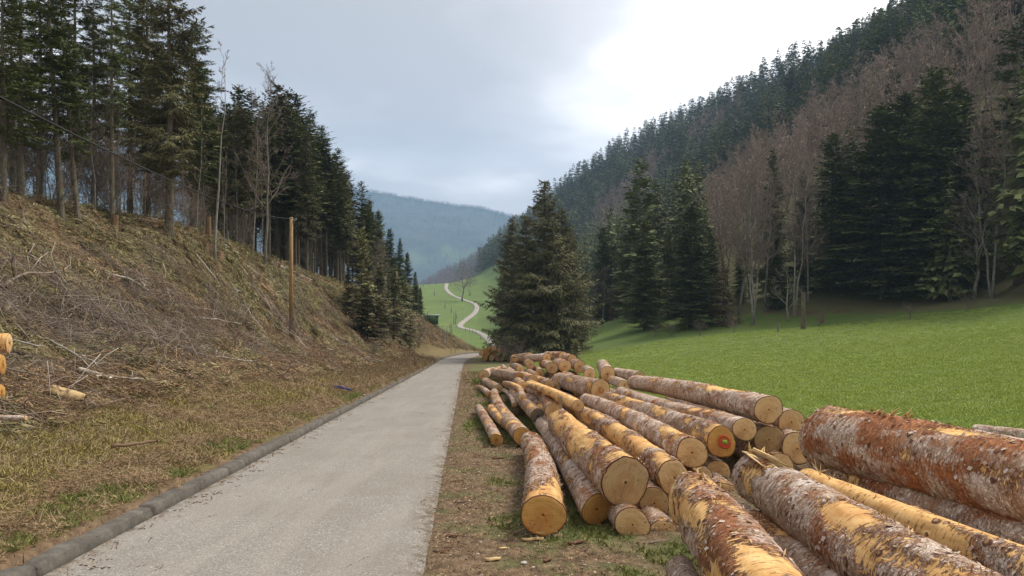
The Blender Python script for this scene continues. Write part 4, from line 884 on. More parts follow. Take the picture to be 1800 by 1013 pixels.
T('thin0', 379, 402, 36, 95, 'tall thin leafless tree with all its twigs at the top, against the sky')
T('thin1', 398, 425, 40, 270, 'thin leafless tree bent by the upper stumps')
T('beech0', 466, 442, 48, 140, 'leafless forked tree with pale trunk left of the wooden pole', wid=.85)
T('beech0', 445, 438, 51, 200, 'slender leafless tree beside the forked one', wid=.6)
T('polefir2', 398, 418, 58, 182, 'conifer standing right behind the tall thin leafless tree', wid=1.5)
T('polefir0', 425, 428, 52, 190, 'dark conifer close left of the forked leafless tree', wid=1.5)
T('polefir1', 442, 432, 63, 163, 'conifer behind the forked leafless tree', wid=1.5)
T('polefir0', 506, 455, 69, 160, 'conifer just behind the wooden pole', wid=1.4)
for x, y, d, ty, k_, w_ in ((420, 425, 60, 150, 'polefir1', 1.5), (487, 448, 66, 146, 'polefir0', 1.35), (521, 462, 70, 166, 'polefir2', 1.4), (545, 470, 72, 195, 'polefir1', 1.2), (565, 478, 76, 222, 'polefir2', 1.35), (592, 488, 80, 262, 'polefir1', 1.3), (612, 497, 84, 300, 'polefir2', 1.1), (636, 508, 88, 320, 'polefir1', 1.35), (650, 515, 92, 352, 'fir1', .85), (665, 523, 96, 372, 'fir0', .95), (685, 530, 99, 402, 'fir1', .9), (703, 540, 101, 420, 'fir2', .85), (716, 548, 104, 445, 'fir0', .8), (730, 556, 106, 478, 'fir1', .8), (739, 562, 108, 505, 'fir2', .8)):
    T(k_, x, y, d, ty, 'dark conifer of the left wood, %s' % {420: 'leftmost top against the sky', 487: 'highest pointed top behind the wooden pole', 521: 'bushy top right of the highest', 545: 'low top in the dip of the skyline', 565: 'sharp top on the falling skyline', 592: 'top halfway down the skyline', 612: 'narrow top between two broader ones', 636: 'last tall top before the blue ridge', 650: 'first crown in front of the blue ridge', 665: 'broad crown in front of the blue ridge', 685: 'crown low in front of the blue ridge', 703: 'dense crown above the grassy bank', 716: 'dark crown beside the far pasture', 730: 'last but one crown at the pasture', 739: 'last small crown at the edge of the pasture'}[x], wid=w_)
T('young0', 636, 585, 60, 408, 'slender pale young spruce in front of the dark wood', wid=.85)
T('young0', 612, 575, 60, 470, 'small young spruce left of the slender pale one', wid=.9)
T('young1', 646, 604, 57, 508, 'bushy dark-green young fir standing on the bank right of the wooden pole', wid=1.45)
T('young0', 668, 585, 64, 470, 'feathery young spruce right of the bushy one', wid=1.1)
T('young0', 692, 588, 70, 478, 'young spruce at the end of the bank', wid=1.15)
T('young0', 714, 592, 76, 500, 'low young spruce above the road bend', wid=1.2)
T('beech1', 660, 575, 70, 430, 'small leafless tree among the young spruces', wid=1.2)
T('shrub0', 705, 590, 74, 545, 'leafless bush on the bank above the road bend', wid=1.4)
T('shrub0', 735, 592, 80, 560, 'leafless bush at the tip of the bank', wid=1.6)
T('shrub0', 590, 590, 58, 540, 'leafless bush on the slope left of the bushy young fir', wid=1.5)
T('shrub0', 655, 625, 52, 596, 'low leafless bush at the foot of the bushy young fir', wid=1.8)
T('shrub0', 518, 610, 39.5, 545, 'leafless bush at the foot of the wooden pole', wid=1.2)
# infill behind the first row
env = lambda x: np.interp(x, [330, 345, 360, 380, 400, 420, 445, 487, 520, 545, 570, 600, 625, 660, 700, 725, 740, 748, 760], [40, 70, 120, 195, 185, 160, 190, 155, 175, 200, 235, 275, 325, 375, 425, 470, 515, 545, 600])
pole_keys = ['polefir0', 'polefir1', 'polefir2']; cnt = 0
G = 'conifers inside the dense wood on the left'
for it in range(900):
    yv = rng.uniform(44, 118); uu = rng.uniform(float(np.interp(yv, [44, 65, 90, 112], [12.5, 10, 8.5, 11])), 34); X = xc(yv) - HALF - uu; xx = CX + X / yv * F
    if xx < 345 or xx > 745 or cnt > 120: continue
    zt = H1(X, yv); bx_, by_ = proj(np.array((X, yv, zt)))
    ht = rng.uniform(15, 20); ztop = CAMZ - (env(xx) + rng.uniform(4, 60) - CY) / F * yv; ht = min(ht, ztop - zt)
    if ht < 5: continue
    tree(pole_keys[cnt % 3], (X, yv, zt - .05), ht, 'conifer inside the dense wood on the left, behind its front row', 'tree', G, wid=rng.uniform(.9, 1.2) * max(1, 11 / ht)); cnt += 1
for it in range(85):
    yv = 25 * (2.1 ** rng.random()); X = float(xc(yv)) - HALF - np.interp(yv, [12, 26, 34, 45, 60], [13.5, 13, 11, 11, 9.5]) - rng.uniform(-.3, 3.5); z_ = H1(X, yv); a_, b_ = proj(np.array((X, yv, z_)))
    if a_ > 350 and it % 3: continue
    tree('thin1' if it % 2 else 'shrub0', (X, yv, z_ - .05), rng.uniform(3, 8) if it % 2 else rng.uniform(2, 4.5), 'thin leafless sapling between the trunks above the cleared slope', 'sapling', 'leafless saplings in the edge of the left wood', name='sapling')

# --- spruce group in the middle
T('spruce0', 957, 619, 75, 319, 'tallest spruce of the group in the middle, with a bare pointed top', wid=1.25)
T('spruce1', 925, 618, 77, 380, 'broad spruce left of the tallest in the middle group', wid=1.15)
T('spruce2', 988, 619, 78, 362, 'spruce with hanging branches right of the tallest', wid=1.1)
T('spruce2', 900, 618, 82, 378, 'leftmost spruce of the middle group with a small pointed top', wid=1.0)
T('spruce0', 1003, 618, 80, 400, 'rightmost spruce of the middle group', wid=.95)
T('young0', 1012, 625, 60, 598, 'pale low spruce sapling at the foot of the middle group', wid=1.6)
T('shrub0', 905, 625, 70, 598, 'leafless bush between the far stack and the middle group', wid=2.2)

# --- trees at the meadow edge (right)
for x, y, d, ty, k_, w_, lb in (
 (1551, 560, 84, 190, 'fir0', 1.7, 'huge dark fir with a rounded top at the meadow edge'),
 (1646, 544, 82, 122, 'fir1', 1.5, 'tallest huge fir at the meadow edge, yellowish near its top'),
 (1685, 545, 86, 148, 'fir2', 1.5, 'huge fir right behind the tallest one'),
 (1590, 556, 90, 166, 'fir0', 1.5, 'fir top between the two huge ones'),
 (1465, 566, 90, 235, 'fir1', 1.4, 'dark fir left of the rounded huge one'),
 (1500, 562, 93, 250, 'fir2', 1.1, 'fir in the shade behind the rounded huge one'),
 (1358, 572, 93, 262, 'fir2', .85, 'tall narrow fir among the leafless trees'),
 (1366, 578, 88, 420, 'fir0', 1.1, 'mid-green broad fir below the tall narrow one'),
 (1214, 587, 86, 362, 'fir1', 1.55, 'broad dark fir with a visible trunk, in the middle of the meadow edge'),
 (1250, 582, 92, 405, 'fir2', 1.15, 'dark fir right behind the broad one'),
 (1135, 587, 92, 388, 'fir0', 1.35, 'dark fir standing out at the left end of the meadow edge'),
 (1175, 580, 98, 400, 'fir1', 1.1, 'dark fir between the two front ones at the left meadow edge'),
 (1100, 575, 112, 405, 'fir2', 1.1, 'fir behind the green mound of the meadow'),
 (1060, 560, 128, 400, 'fir1', 1.1, 'fir right of the middle group, farther back'),
 (1300, 576, 95, 440, 'fir1', 1.0, 'low fir hidden behind the brown dead one'),
 (1412, 570, 92, 300, 'fir2', .9, 'slim fir left of the dark ones at the meadow edge'),
 (1793, 530, 76, 30, 'lfir1', 1.3, 'tall brownish conifer cut by the right picture edge'),
 (1740, 540, 92, 200, 'fir2', .9, 'conifer in the shade at the right')):
    T(k_, x, y, d, ty, lb, wid=w_)
T('deadfir0', 1272, 580, 84, 460, 'brown dead conifer with drooping needles at the meadow edge', wid=1.1)
T('deadfir0', 1168, 575, 105, 500, 'pale dry small conifer at the left meadow edge', wid=.9)
T('deadfir0', 1080, 565, 118, 510, 'pale dry conifer above the green mound', wid=1.0)
for x, y, d, ty, k_, w_, lb in (
 (1323, 577, 82, 283, 'beech2', .95, 'pale many-stemmed leafless tree at the meadow edge'),
 (1298, 578, 86, 300, 'beech1', 1.0, 'leafless twin-stemmed tree left of the many-stemmed one'),
 (1345, 575, 88, 310, 'beech0', 1.0, 'leafless tree right of the many-stemmed one'),
 (1396, 574, 84, 285, 'beech1', .9, 'pale leafless tree right of the tall narrow fir'),
 (1420, 572, 88, 300, 'beech0', .9, 'slim leafless tree beside the dark firs'),
 (1744, 529, 74, 200, 'beech1', 1.0, 'pale leafless tree in front of the huge firs at the right'),
 (1775, 528, 80, 170, 'beech2', 1.0, 'leafless tree at the right picture edge'),
 (1060, 570, 118, 470, 'beech0', 1.0, 'small leafless tree right of the middle group'),
 (1037, 560, 125, 480, 'beech1', 1.0, 'leafless tree close to the middle group')):
    T(k_, x, y, d, ty, lb, wid=w_)
T('lichen0', 1712, 540, 76, 350, 'crooked lichen-covered tree in front of the huge firs', wid=1.3)
T('lichen0', 1385, 574, 82, 470, 'low lichen-covered crooked tree under the tall narrow fir', wid=1.2)
T('lichen0', 812, 505, 415, 468, 'round leafless tree standing alone on the green hill', wid=1.5)
T('beech1', 826, 496, 440, 466, 'leafless tree behind the lone one on the green hill', wid=1.2)
for x, y in ((1150, 592), (1180, 592), (1230, 590), (1290, 586), (1440, 574), (1600, 562), (1700, 548)):
    P = hit(x, y); tree('shrub0', P, 1.6, 'low leafless brush along the forest edge of the meadow', 'bush', 'low brush along the meadow edge', wid=1.8, name='bush')

# --- the wooded slope on the right
def inpoly(x, y, poly):
    p = np.array(poly, float); ins = np.zeros(x.shape, bool); j = len(p) - 1
    for i in range(len(p)):
        c = ((p[i, 1] > y) != (p[j, 1] > y)) & (x < (p[j, 0] - p[i, 0]) * (y - p[i, 1]) / (p[j, 1] - p[i, 1] + 1e-9) + p[i, 0]); ins ^= c; j = i
    return ins
sp_ = 6.0; gx, gy = np.meshgrid(np.arange(-120, 330, sp_), np.arange(60, 1250, sp_)); gx = gx.ravel() + rng.uniform(-.45, .45, gx.size) * sp_; gy = gy.ravel() + rng.uniform(-.45, .45, gy.size) * sp_
dens = np.interp(gy, [60, 300, 600, 1250], [1, 1, .75, .45]); a_ = gx - xc(gy); fv = np.interp(gy, [60, 90, 100, 115, 200, 260, 350, 430, 500, 560, 620], [60, 46, 24, 20, 14, 14, 26, 36, 44, 30, 0]) - 3
crest = np.interp(gy, [45, 80, 200, 350, 500, 800, 1100], [330, 280, 250, 250, 215, 225, 180])
gz = H(gx, gy); qx, qy = proj(np.stack([gx, gy, gz], 1))
k = (a_ > fv) & (a_ < crest) & (rng.random(len(gx)) < dens) & (qx > 840) & (qx < 1900) & (qy > -60) & (qx < 1890)
k &= ~((gy < 104) & (a_ < fv + 8) & (rng.random(len(gx)) < .6))
gx, gy, gz, qx, qy = (v[k] for v in (gx, gy, gz, qx, qy))
nb = n2(gx, gy, .012, 3, 2); tq = qy - 16 / gy * F * .6
br = inpoly(qx, tq, [(1300, 340), (1345, 300), (1430, 205), (1530, 140), (1640, 85), (1720, 50), (1810, 10), (1810, 460), (1730, 420), (1700, 330), (1600, 240), (1450, 320), (1400, 420)]) | inpoly(qx, tq, [(1235, 390), (1260, 320), (1340, 270), (1400, 250), (1380, 420), (1260, 520)]) | inpoly(qx, tq, [(1090, 330), (1150, 270), (1190, 265), (1130, 330)]) | inpoly(qx, tq, [(1030, 395), (1060, 345), (1120, 320), (1100, 380), (1060, 430)]) | inpoly(qx, tq, [(1190, 260), (1240, 205), (1310, 175), (1250, 240)])
pb = np.where(br, .93, .06 + .18 * (nb > .3)); isb = rng.random(len(gx)) < pb
hh_ = np.where(isb | br, rng.uniform(12, 17, len(gx)), rng.uniform(12, 24, len(gx))) * np.interp(gy, [60, 300, 1100], [1.05, 1, .8])
size = hh_ / gy; order = np.argsort(-size)
LBL = {0: 'conifer in the wooded slope on the right', 1: 'leafless beech in the wooded slope on the right'}
ncon = nbe = 0; rest = []
where = lambda x, y, q: ('low on' if q > 330 else 'halfway up' if q > 180 else 'high on')
for i in order:
    b = isb[i]
    if (b and nbe < 240) or (not b and ncon < 240):
        if b: nbe += 1
        else: ncon += 1
        key = ('midbeech%d' % (i % 4) if b else 'mid%d' % (i % 5)); s_ = hh_[i] / PRO[key][0]
        nm = ('dark conifer' if not b else 'brown leafless beech') + ' ' + where(qx[i], 0, qy[i] - hh_[i] / gy[i] * F * .6) + ' the wooded slope at the right'
        tree(key, (gx[i], gy[i], gz[i] - .2), hh_[i], nm, 'tree', ('conifers' if not b else 'leafless beeches') + ' of the wooded slope on the right', wid=rng.uniform(.9, 1.25))
    else: rest.append(i)
rest = np.array(rest)

# ------------------------------------------------------------------ scattered stuff through geometry nodes
def scatter(name, label, P, kinds, protos, scl, rot=None, sclz=None):
    P = np.asarray(P, np.float32); n = len(P); me = bpy.data.meshes.new(name); me.vertices.add(n); me.vertices.foreach_set('co', P.ravel())
    kinds = np.asarray(kinds, np.int32); me.attributes.new('kd', 'INT', 'POINT').data.foreach_set('value', kinds)
    S = np.stack([scl, scl, scl if sclz is None else sclz], 1).astype(np.float32); me.attributes.new('scl', 'FLOAT_VECTOR', 'POINT').data.foreach_set('vector', S.ravel())
    if rot is None: rot = np.stack([np.zeros(n), np.zeros(n), rng.uniform(0, 6.28, n)], 1)
    me.attributes.new('rt', 'FLOAT_VECTOR', 'POINT').data.foreach_set('vector', np.asarray(rot, np.float32).ravel())
    o = link(name, me, kind='stuff', label=label)
    g = bpy.data.node_groups.new(name, 'GeometryNodeTree'); g.interface.new_socket('Geometry', in_out='INPUT', socket_type='NodeSocketGeometry'); g.interface.new_socket('Geometry', in_out='OUTPUT', socket_type='NodeSocketGeometry')
    gi = g.nodes.new('NodeGroupInput'); go = g.nodes.new('NodeGroupOutput'); jn = g.nodes.new('GeometryNodeJoinGeometry')
    def na(nm, ty): q = g.nodes.new('GeometryNodeInputNamedAttribute'); q.data_type = ty; q.inputs['Name'].default_value = nm; return q.outputs['Attribute']
    for i, pm in enumerate(protos):
        po = bpy.data.objects.new(name + '_piece', pm); oi = g.nodes.new('GeometryNodeObjectInfo'); oi.inputs['Object'].default_value = po
        cp = g.nodes.new('FunctionNodeCompare'); cp.data_type = 'INT'; cp.operation = 'EQUAL'; g.links.new(na('kd', 'INT'), cp.inputs[2]); cp.inputs[3].default_value = i
        ip = g.nodes.new('GeometryNodeInstanceOnPoints'); g.links.new(gi.outputs[0], ip.inputs['Points']); g.links.new(cp.outputs[0], ip.inputs['Selection']); g.links.new(oi.outputs['Geometry'], ip.inputs['Instance'])
        g.links.new(na('rt', 'FLOAT_VECTOR'), ip.inputs['Rotation']); g.links.new(na('scl', 'FLOAT_VECTOR'), ip.inputs['Scale']); g.links.new(ip.outputs[0], jn.inputs[0])
    g.links.new(jn.outputs[0], go.inputs[0]); mo = o.modifiers.new('scatter', 'NODES'); mo.node_group = g; return o
nearm = gy[rest] < 330
kd = np.where(isb[rest], np.where(nearm, 5 + rest % 4, 12 + rest % 2), np.where(nearm, rest % 5, 9 + rest % 3))
scatter('far_forest', 'mixed forest of dark conifers and brown beeches covering the rest of the right slope', np.stack([gx[rest], gy[rest], gz[rest] - .2], 1), kd,
        [PRO[k][1] for k in ['mid0', 'mid1', 'mid2', 'mid3', 'mid4', 'midbeech0', 'midbeech1', 'midbeech2', 'midbeech3', 'far0', 'far1', 'far2', 'farbeech0', 'farbeech1']], hh_[rest] / 15.3 * rng.uniform(1, 1.35, len(rest)), sclz=hh_[rest] / 15.3)
# wooded hill behind the pasture
n_ = 5200; X = rng.uniform(-330, 120, n_); Y = rng.uniform(900, 1290, n_); Z = wooded(X, Y); con = rng.random(n_) < np.where(n2(X, Y, .012, 2, 5) > .25, .6, .07)
kd = np.where(con, rng.integers(0, 3, n_), 3 + rng.integers(0, 2, n_)); sc_ = rng.uniform(.7, 1.15, n_)
scatter('wooded_hill_forest', 'hazy purple-brown beech wood with a few conifers behind the green pasture', np.stack([X, Y, Z - 1], 1), kd, [PRO[k][1] for k in ['far0', 'far1', 'far2', 'ridgebeech0', 'ridgebeech1']], sc_ * 1.25, sclz=sc_)
# tree cover of the distant blue ridge
n_ = 9000; X = rng.uniform(-2600, 600, n_); Y = 1900 + 1130 * rng.random(n_) ** .5
X[:2600] = rng.uniform(-2600, 400, 2600); Y[:2600] = rng.uniform(2960, 3020, 2600)
fi = (X - hx[0]) / (hx[1] - hx[0]); fj = (Y - hy[0]) / (hy[1] - hy[0]); i0 = fi.astype(int); j0 = fj.astype(int); u_ = fi - i0; v_ = fj - j0
Z = (HZ[j0, i0] * (1 - u_) + HZ[j0, i0 + 1] * u_) * (1 - v_) + (HZ[j0 + 1, i0] * (1 - u_) + HZ[j0 + 1, i0 + 1] * u_) * v_
scatter('far_ridge_forest', 'forest cover of the distant blue ridge', np.stack([X, Y, Z - 2], 1), rng.integers(0, 3, n_), [PRO[k][1] for k in ['far0', 'far1', 'farbeech0']], rng.uniform(1, 1.5, n_), sclz=rng.uniform(.7, 1.2, n_) * np.where(np.arange(n_) < 2600, .9, 1.1))

# ------------------------------------------------------------------ ground cover
def rot_on(P, spin=None, tilt=0.0):
    n = len(P); d = .35; dzx = (H(P[:, 0] + d, P[:, 1]) - H(P[:, 0] - d, P[:, 1])) / (2 * d); dzy = (H(P[:, 0], P[:, 1] + d) - H(P[:, 0], P[:, 1] - d)) / (2 * d)
    nn = unit(np.stack([-dzx, -dzy, np.ones(n)], 1) + rng.normal(size=(n, 3)) * tilt); a = rng.uniform(0, 6.28, n) if spin is None else spin
    x = unit(np.cross(np.cross(nn, np.stack([np.cos(a), np.sin(a), 0 * a], 1)), nn)); y = np.cross(nn, x)
    return np.stack([np.arctan2(y[:, 2], nn[:, 2]), np.arcsin(np.clip(-x[:, 2], -1, 1)), np.arctan2(x[:, 1], x[:, 0])], 1)
def on(X, Y, lift=0.0): return np.stack([X, Y, H(X, Y) + lift], 1)
MAT['stick_grey'] = mat_island('grey_sticks', [(0, (.11, .085, .065)), (.6, (.22, .175, .138)), (1, (.44, .375, .31))])
MAT['stick_red'] = mat_island('brown_sticks', [(0, (.10, .060, .036)), (.6, (.20, .13, .08)), (1, (.34, .25, .165))])
MAT['rust'] = mat_island('rusty_needles', [(0, (.125, .075, .04)), (.5, (.27, .175, .095)), (1, (.44, .33, .19))])
MAT['brash'] = mat_island('green_brash', [(0, (.075, .07, .03)), (.5, (.17, .15, .062)), (.85, (.27, .23, .11)), (1, (.42, .33, .19))])
MAT['gr_green'] = mat_island('green_grass', [(0, (.10, .125, .03)), (.5, (.18, .20, .055)), (1, (.28, .29, .10))])
MAT['gr_mead'] = mat_island('meadow_grass', [(0, (.25, .33, .055)), (.5, (.34, .425, .085)), (.9, (.41, .48, .125)), (1, (.48, .47, .21))])
MAT['gr_moss'] = mat_island('yellow_moss', [(0, (.14, .12, .03)), (.5, (.255, .215, .055)), (1, (.38, .32, .11))])
MAT['gr_straw'] = mat_island('dead_grass', [(0, (.15, .10, .055)), (.5, (.28, .205, .11)), (1, (.46, .36, .21))])
MAT['chip'] = mat_island('wood_chips', [(0, (.30, .16, .08)), (.5, (.48, .32, .17)), (1, (.68, .55, .38))])
MAT['barkbit'] = mat_island('bark_bits', [(0, (.08, .04, .025)), (1, (.20, .11, .07))])
MAT['stone'] = mat_flat('limestone', (.52, .49, .43), (.34, .31, .27), 30)
def sticks(sd, n, ln, r, mat, arch=.25, flat=.25, rad=.5):
    rg = np.random.default_rng(sd); a = rg.uniform(0, 6.28, n); l = ln * rg.uniform(.4, 1.2, n); b = np.stack([rg.normal(size=n) * rad * .5, rg.normal(size=n) * rad * .5, rg.uniform(0, .10, n)], 1)
    d = unit(np.stack([np.cos(a), np.sin(a), rg.normal(size=n) * flat], 1)); pts = []
    side = np.stack([-np.sin(a), np.cos(a), 0 * a], 1); cv = rg.normal(size=n) * .22; t4 = (0, .33, .66, 1)
    for t in t4: pts.append(b + d * (l * (t - .5))[:, None] + side * (cv * l * 4 * t * (1 - t) * .5)[:, None] + np.array([0, 0, 1.0]) * (arch * l * t * (1 - t) * rg.uniform(0, 1.4, n))[:, None])
    return tubes(np.stack(pts, 1), np.stack([r * k * rg.uniform(.6, 1.3, n) for k in (1, .8, .6, .3)], 1), 3)
def sticks_mesh(sd, *a, mat='stick_grey', **k):
    V, f = sticks(sd, *a, mat, **k); return mesh_np('sticks', V, f, [MAT[mat]])
def tuft(sd, n, h, w, mat, spread=.5, lay=.4, rad=.05, name='tuft'):
    rg = np.random.default_rng(sd); a = rg.uniform(0, 6.28, n); B = np.stack([rg.normal(size=n) * rad, rg.normal(size=n) * rad, np.full(n, -.01)], 1)
    D = unit(np.stack([np.cos(a) * spread * rg.random(n) * 2, np.sin(a) * spread * rg.random(n) * 2, rg.uniform(lay, 1.0, n)], 1)); S = unit(np.cross(D, rg.normal(size=(n, 3))))
    V, f = kites(B, D, S, h * rg.uniform(.5, 1.2, n), np.full(n, w) * rg.uniform(.7, 1.3, n)); return mesh_np(name, V, f, [MAT[mat]])
def spray(sd, n, l, w, mat, rad=.45):
    rg = np.random.default_rng(sd); parts = []
    for b in range(n // 14):
        a = rg.uniform(0, 6.28); o = np.array([rg.normal() * rad * .5, rg.normal() * rad * .5, rg.uniform(.0, .14)]); dr = unit(np.array([math.cos(a), math.sin(a), rg.normal() * .15])); sd_ = np.array([-math.sin(a), math.cos(a), 0])
        t = np.linspace(.05, 1, 14); B = o + dr * (t * l * 2.2)[:, None]; sg = np.where(np.arange(14) % 2, 1, -1)[:, None]; D = unit(dr * .8 + sd_ * sg * .8 + rg.normal(size=(14, 3)) * .15)
        parts.append(kites(B, D, unit(np.cross(D, rg.normal(size=(14, 3)) * .5 + (0, 0, 1))), l * (1.15 - t), np.full(14, w)))
    V, f = merge(parts); return mesh_np('spray', V, f, [MAT[mat]])
# slash on the cleared slope
def slope_pts(n, u0, u1, y0, y1, p=1.0):
    Y = y0 * (y1 / y0) ** (rng.random(n) ** p); X = xc(Y) - HALF - rng.uniform(u0, u1, n); return X, Y
ULIM = lambda Y: np.interp(Y, [5, 12, 26, 34, 45, 65, 90, 112], [13, 14, 13.5, 12, 12, 10, 8.5, 9])
def keep_slope(X, Y, lo, edge=.8, sc=.35, z=0, thr=-9):
    u = xc(Y) - HALF - X; return (u > lo + edge * n2(X, Y, .3, 2, 3)) & (u < ULIM(Y) + 1.5) & (n2(X, Y, sc, 3, z) > thr)
protos = [sticks_mesh(1, 16, 1.3, .010, mat='stick_grey'), sticks_mesh(2, 16, 1.0, .008, mat='stick_red'), sticks_mesh(3, 12, 2.0, .014, mat='stick_grey', arch=.4), sticks_mesh(4, 26, .7, .0055, mat='stick_red', arch=.5),
          spray(5, 224, .20, .024, 'brash'), spray(6, 252, .15, .017, 'rust', .5), spray(7, 280, .24, .028, 'brash', .7)]
X, Y = slope_pts(13500, 2.2, 14, 9, 120, .72); k = keep_slope(X, Y, 3.1) & (n2(X, Y, .9, 3, 41) > -.22); X, Y = X[k], Y[k]
u = xc(Y) - HALF - X; g = 1.3 * n2(X, Y, .28, 4, 8) + .65 * sstep(4.5, 10.5, u) - .22; r_ = n2(X, Y, .3, 3, 12) + .45 * sstep(7.5, 4, u) + .1; q = rng.random(len(X))
kd = np.where((g > .08) & (q < .88), np.where(q < .4, 4, np.where(q < .66, 6, 3)), np.where((r_ > -.05) & (q < .72), np.where(q < .5, 5, 3), rng.choice([0, 1, 3, 5, 5, 4, 6], len(X))))
P = on(X, Y, .03); scatter('brushwood', 'tangled brushwood, brash and rusty twigs covering the cleared slope', P, kd, protos, (.35 + 1.2 * rng.random(len(X)) ** 1.8) * np.interp(Y, [9, 60, 110], [.85, 1.25, 1.5]), rot_on(P, tilt=.18))
bp = [sticks_mesh(41, 60, 2.2, .010, mat='stick_grey', arch=.7, flat=.35, rad=1.1), sticks_mesh(42, 60, 1.6, .008, mat='stick_red', arch=.8, flat=.4, rad=.9)]
pts_ = np.array([hit(*p_) for p_ in [(20, 540), (70, 530), (60, 580), (120, 575), (160, 560), (210, 545), (260, 540), (300, 520), (270, 500), (320, 560), (200, 590), (250, 600), (350, 590), (380, 600), (110, 620), (180, 620), (90, 550), (330, 500), (420, 590), (400, 560), (560, 580), (590, 600), (480, 600), (30, 600), (240, 570)]])
rp_ = pts_[rng.integers(0, len(pts_), 100)] + rng.normal(size=(100, 3)) * (.8, 1.2, 0); rp_ = on(rp_[:, 0], rp_[:, 1], .06); scatter('brush_heaps', 'heaps of tangled bare grey branches lying on the lower cleared slope', rp_, rng.integers(0, 2, 100) * (rng.random(100) < .6), bp, rng.uniform(.5, 1.1, 100), rot_on(rp_, tilt=.1))
# mossy, grassy bank near the kerb
gp = [tuft(1, 22, .11, .011, 'gr_green', .7, .3), tuft(2, 26, .09, .013, 'gr_moss', .9, .2, .08), tuft(3, 24, .14, .009, 'gr_straw', 1.2, .1, .09), tuft(4, 16, .20, .007, 'gr_straw', 1.4, .05, .10), spray(8, 126, .06, .006, 'rust', .18)]
X, Y = slope_pts(30000, .25, 6.5, 3.6, 75, .85); u = xc(Y) - HALF - X
g = n2(X, Y, .45, 3, 20) + .30 * (u < .8) * (n2(X, Y, .15, 2, 77) > -.1) - .1; ms = n2(X, Y, .5, 3, 24) + .25 * (u > 1.2) * (u < 3.2); q = rng.random(len(X))
st_ = sstep(24, 40, Y) * (u < 3.4)
kd = np.where(rng.random(len(X)) < st_ * .85, 2, np.where(g > .22, np.where(q < .75, 0, 2), np.where(ms > .12, np.where(q < .6, 1, 3), np.where(q < .45, 4, np.where(q < .75, 2, 3)))))
P = on(X, Y); scatter('bank_grass', 'moss, dead grass and short green grass on the bank behind the kerb', P, kd, gp, rng.uniform(.6, 1.25, len(X)) * np.interp(Y, [4, 25, 75], [.75, 1.3, 2.4]), rot_on(P, tilt=.1))
# verge beside the asphalt and under the pile
vp = [tuft(11, 14, .05, .008, 'gr_straw', 1.6, .02, .08), tuft(12, 20, .075, .010, 'gr_green', .8, .3), spray(13, 70, .045, .005, 'rust', .14), tuft(14, 10, .05, .016, 'barkbit', 2.5, .0, .08, 'bits'), tuft(15, 4, .045, .02, 'chip', 3.0, .0, .10, 'bits')]
n_ = 26000; Y = 3.4 * (50 / 3.4) ** (rng.random(n_) ** .8); X = xc(Y) + HALF + rng.uniform(-.03, 1, n_) * np.interp(Y, [3, 12, 50], [6.5, 5.5, 6.5]); vv = X - xc(Y) - HALF
g = n2(X, Y, .5, 3, 22) + .35 * sstep(9, 14, Y) * (vv > .6); q = rng.random(n_); kd = np.where((g > .27) & (vv > .25), np.where(q < .8, 1, 0), np.where(q < .48, 0, np.where(q < .62, 2, np.where(q < .85, 3, 4))))
P = on(X, Y); scatter('verge_litter', 'dead grass, bark crumbs and chips on the brown verge between road and logs', P, kd, vp, rng.uniform(.5, 1.2, n_) * np.interp(Y, [3, 20, 50], [.8, 1.3, 2]), rot_on(P, tilt=.15))
# meadow grass
n_ = 60000; Y = 8.5 * (75 / 8.5) ** (rng.random(n_) ** .9); X = xc(Y) + HALF + 4.4 + rng.random(n_) * (Y * .78 + 2); vv = X - xc(Y) - HALF; k = (vv + n2(X, Y, .5, 2, 5) * 1.2 > 5) & (vv < forest_v(Y) - 1) & (X / Y < .78); X, Y = X[k], Y[k]
mp_ = [tuft(21, 26, .075, .010, 'gr_mead', .8, .35, .09), tuft(22, 22, .06, .012, 'gr_mead', 1.0, .25, .10), tuft(23, 10, .09, .008, 'gr_straw', 1.3, .1, .1)]
q = rng.random(len(X)); P = on(X, Y); scatter('meadow_grass', 'short bright green grass of the meadow', P, np.where(q < .5, 0, np.where(q < .985, 1, 2)), mp_, rng.uniform(.6, 1.2, len(X)) * np.interp(Y, [9, 30, 75], [.9, 1.4, 2.2]), rot_on(P))
# stones
def stone_mesh(sd, sq=.6):
    rg = np.random.default_rng(sd); import bmesh
    b = bmesh.new(); bmesh.ops.create_icosphere(b, subdivisions=1, radius=1)
    for v in b.verts: v.co *= rg.uniform(.7, 1.15); v.co.z *= sq
    me = bpy.data.meshes.new('stone'); b.to_mesh(me); b.free(); me.materials.append(MAT['stone']); return me
stm = [stone_mesh(i) for i in range(3)]
n_ = 1500; Y = 3.6 * (30 / 3.6) ** rng.random(n_); X = np.where(rng.random(n_) < .7, xc(Y) + HALF + rng.random(n_) * 3.2, xc(Y) - HALF - .4 - rng.random(n_) ** 2 * 4); P = on(X, Y)
scatter('gravel', 'small pale limestone bits strewn along both sides of the road', P, rng.integers(0, 3, n_), stm, .004 + .012 * rng.random(n_) ** 3 + .0004 * Y, rot_on(P))
for x, y, r_, lb in ((1014, 868 + 100, .024, ''),): pass
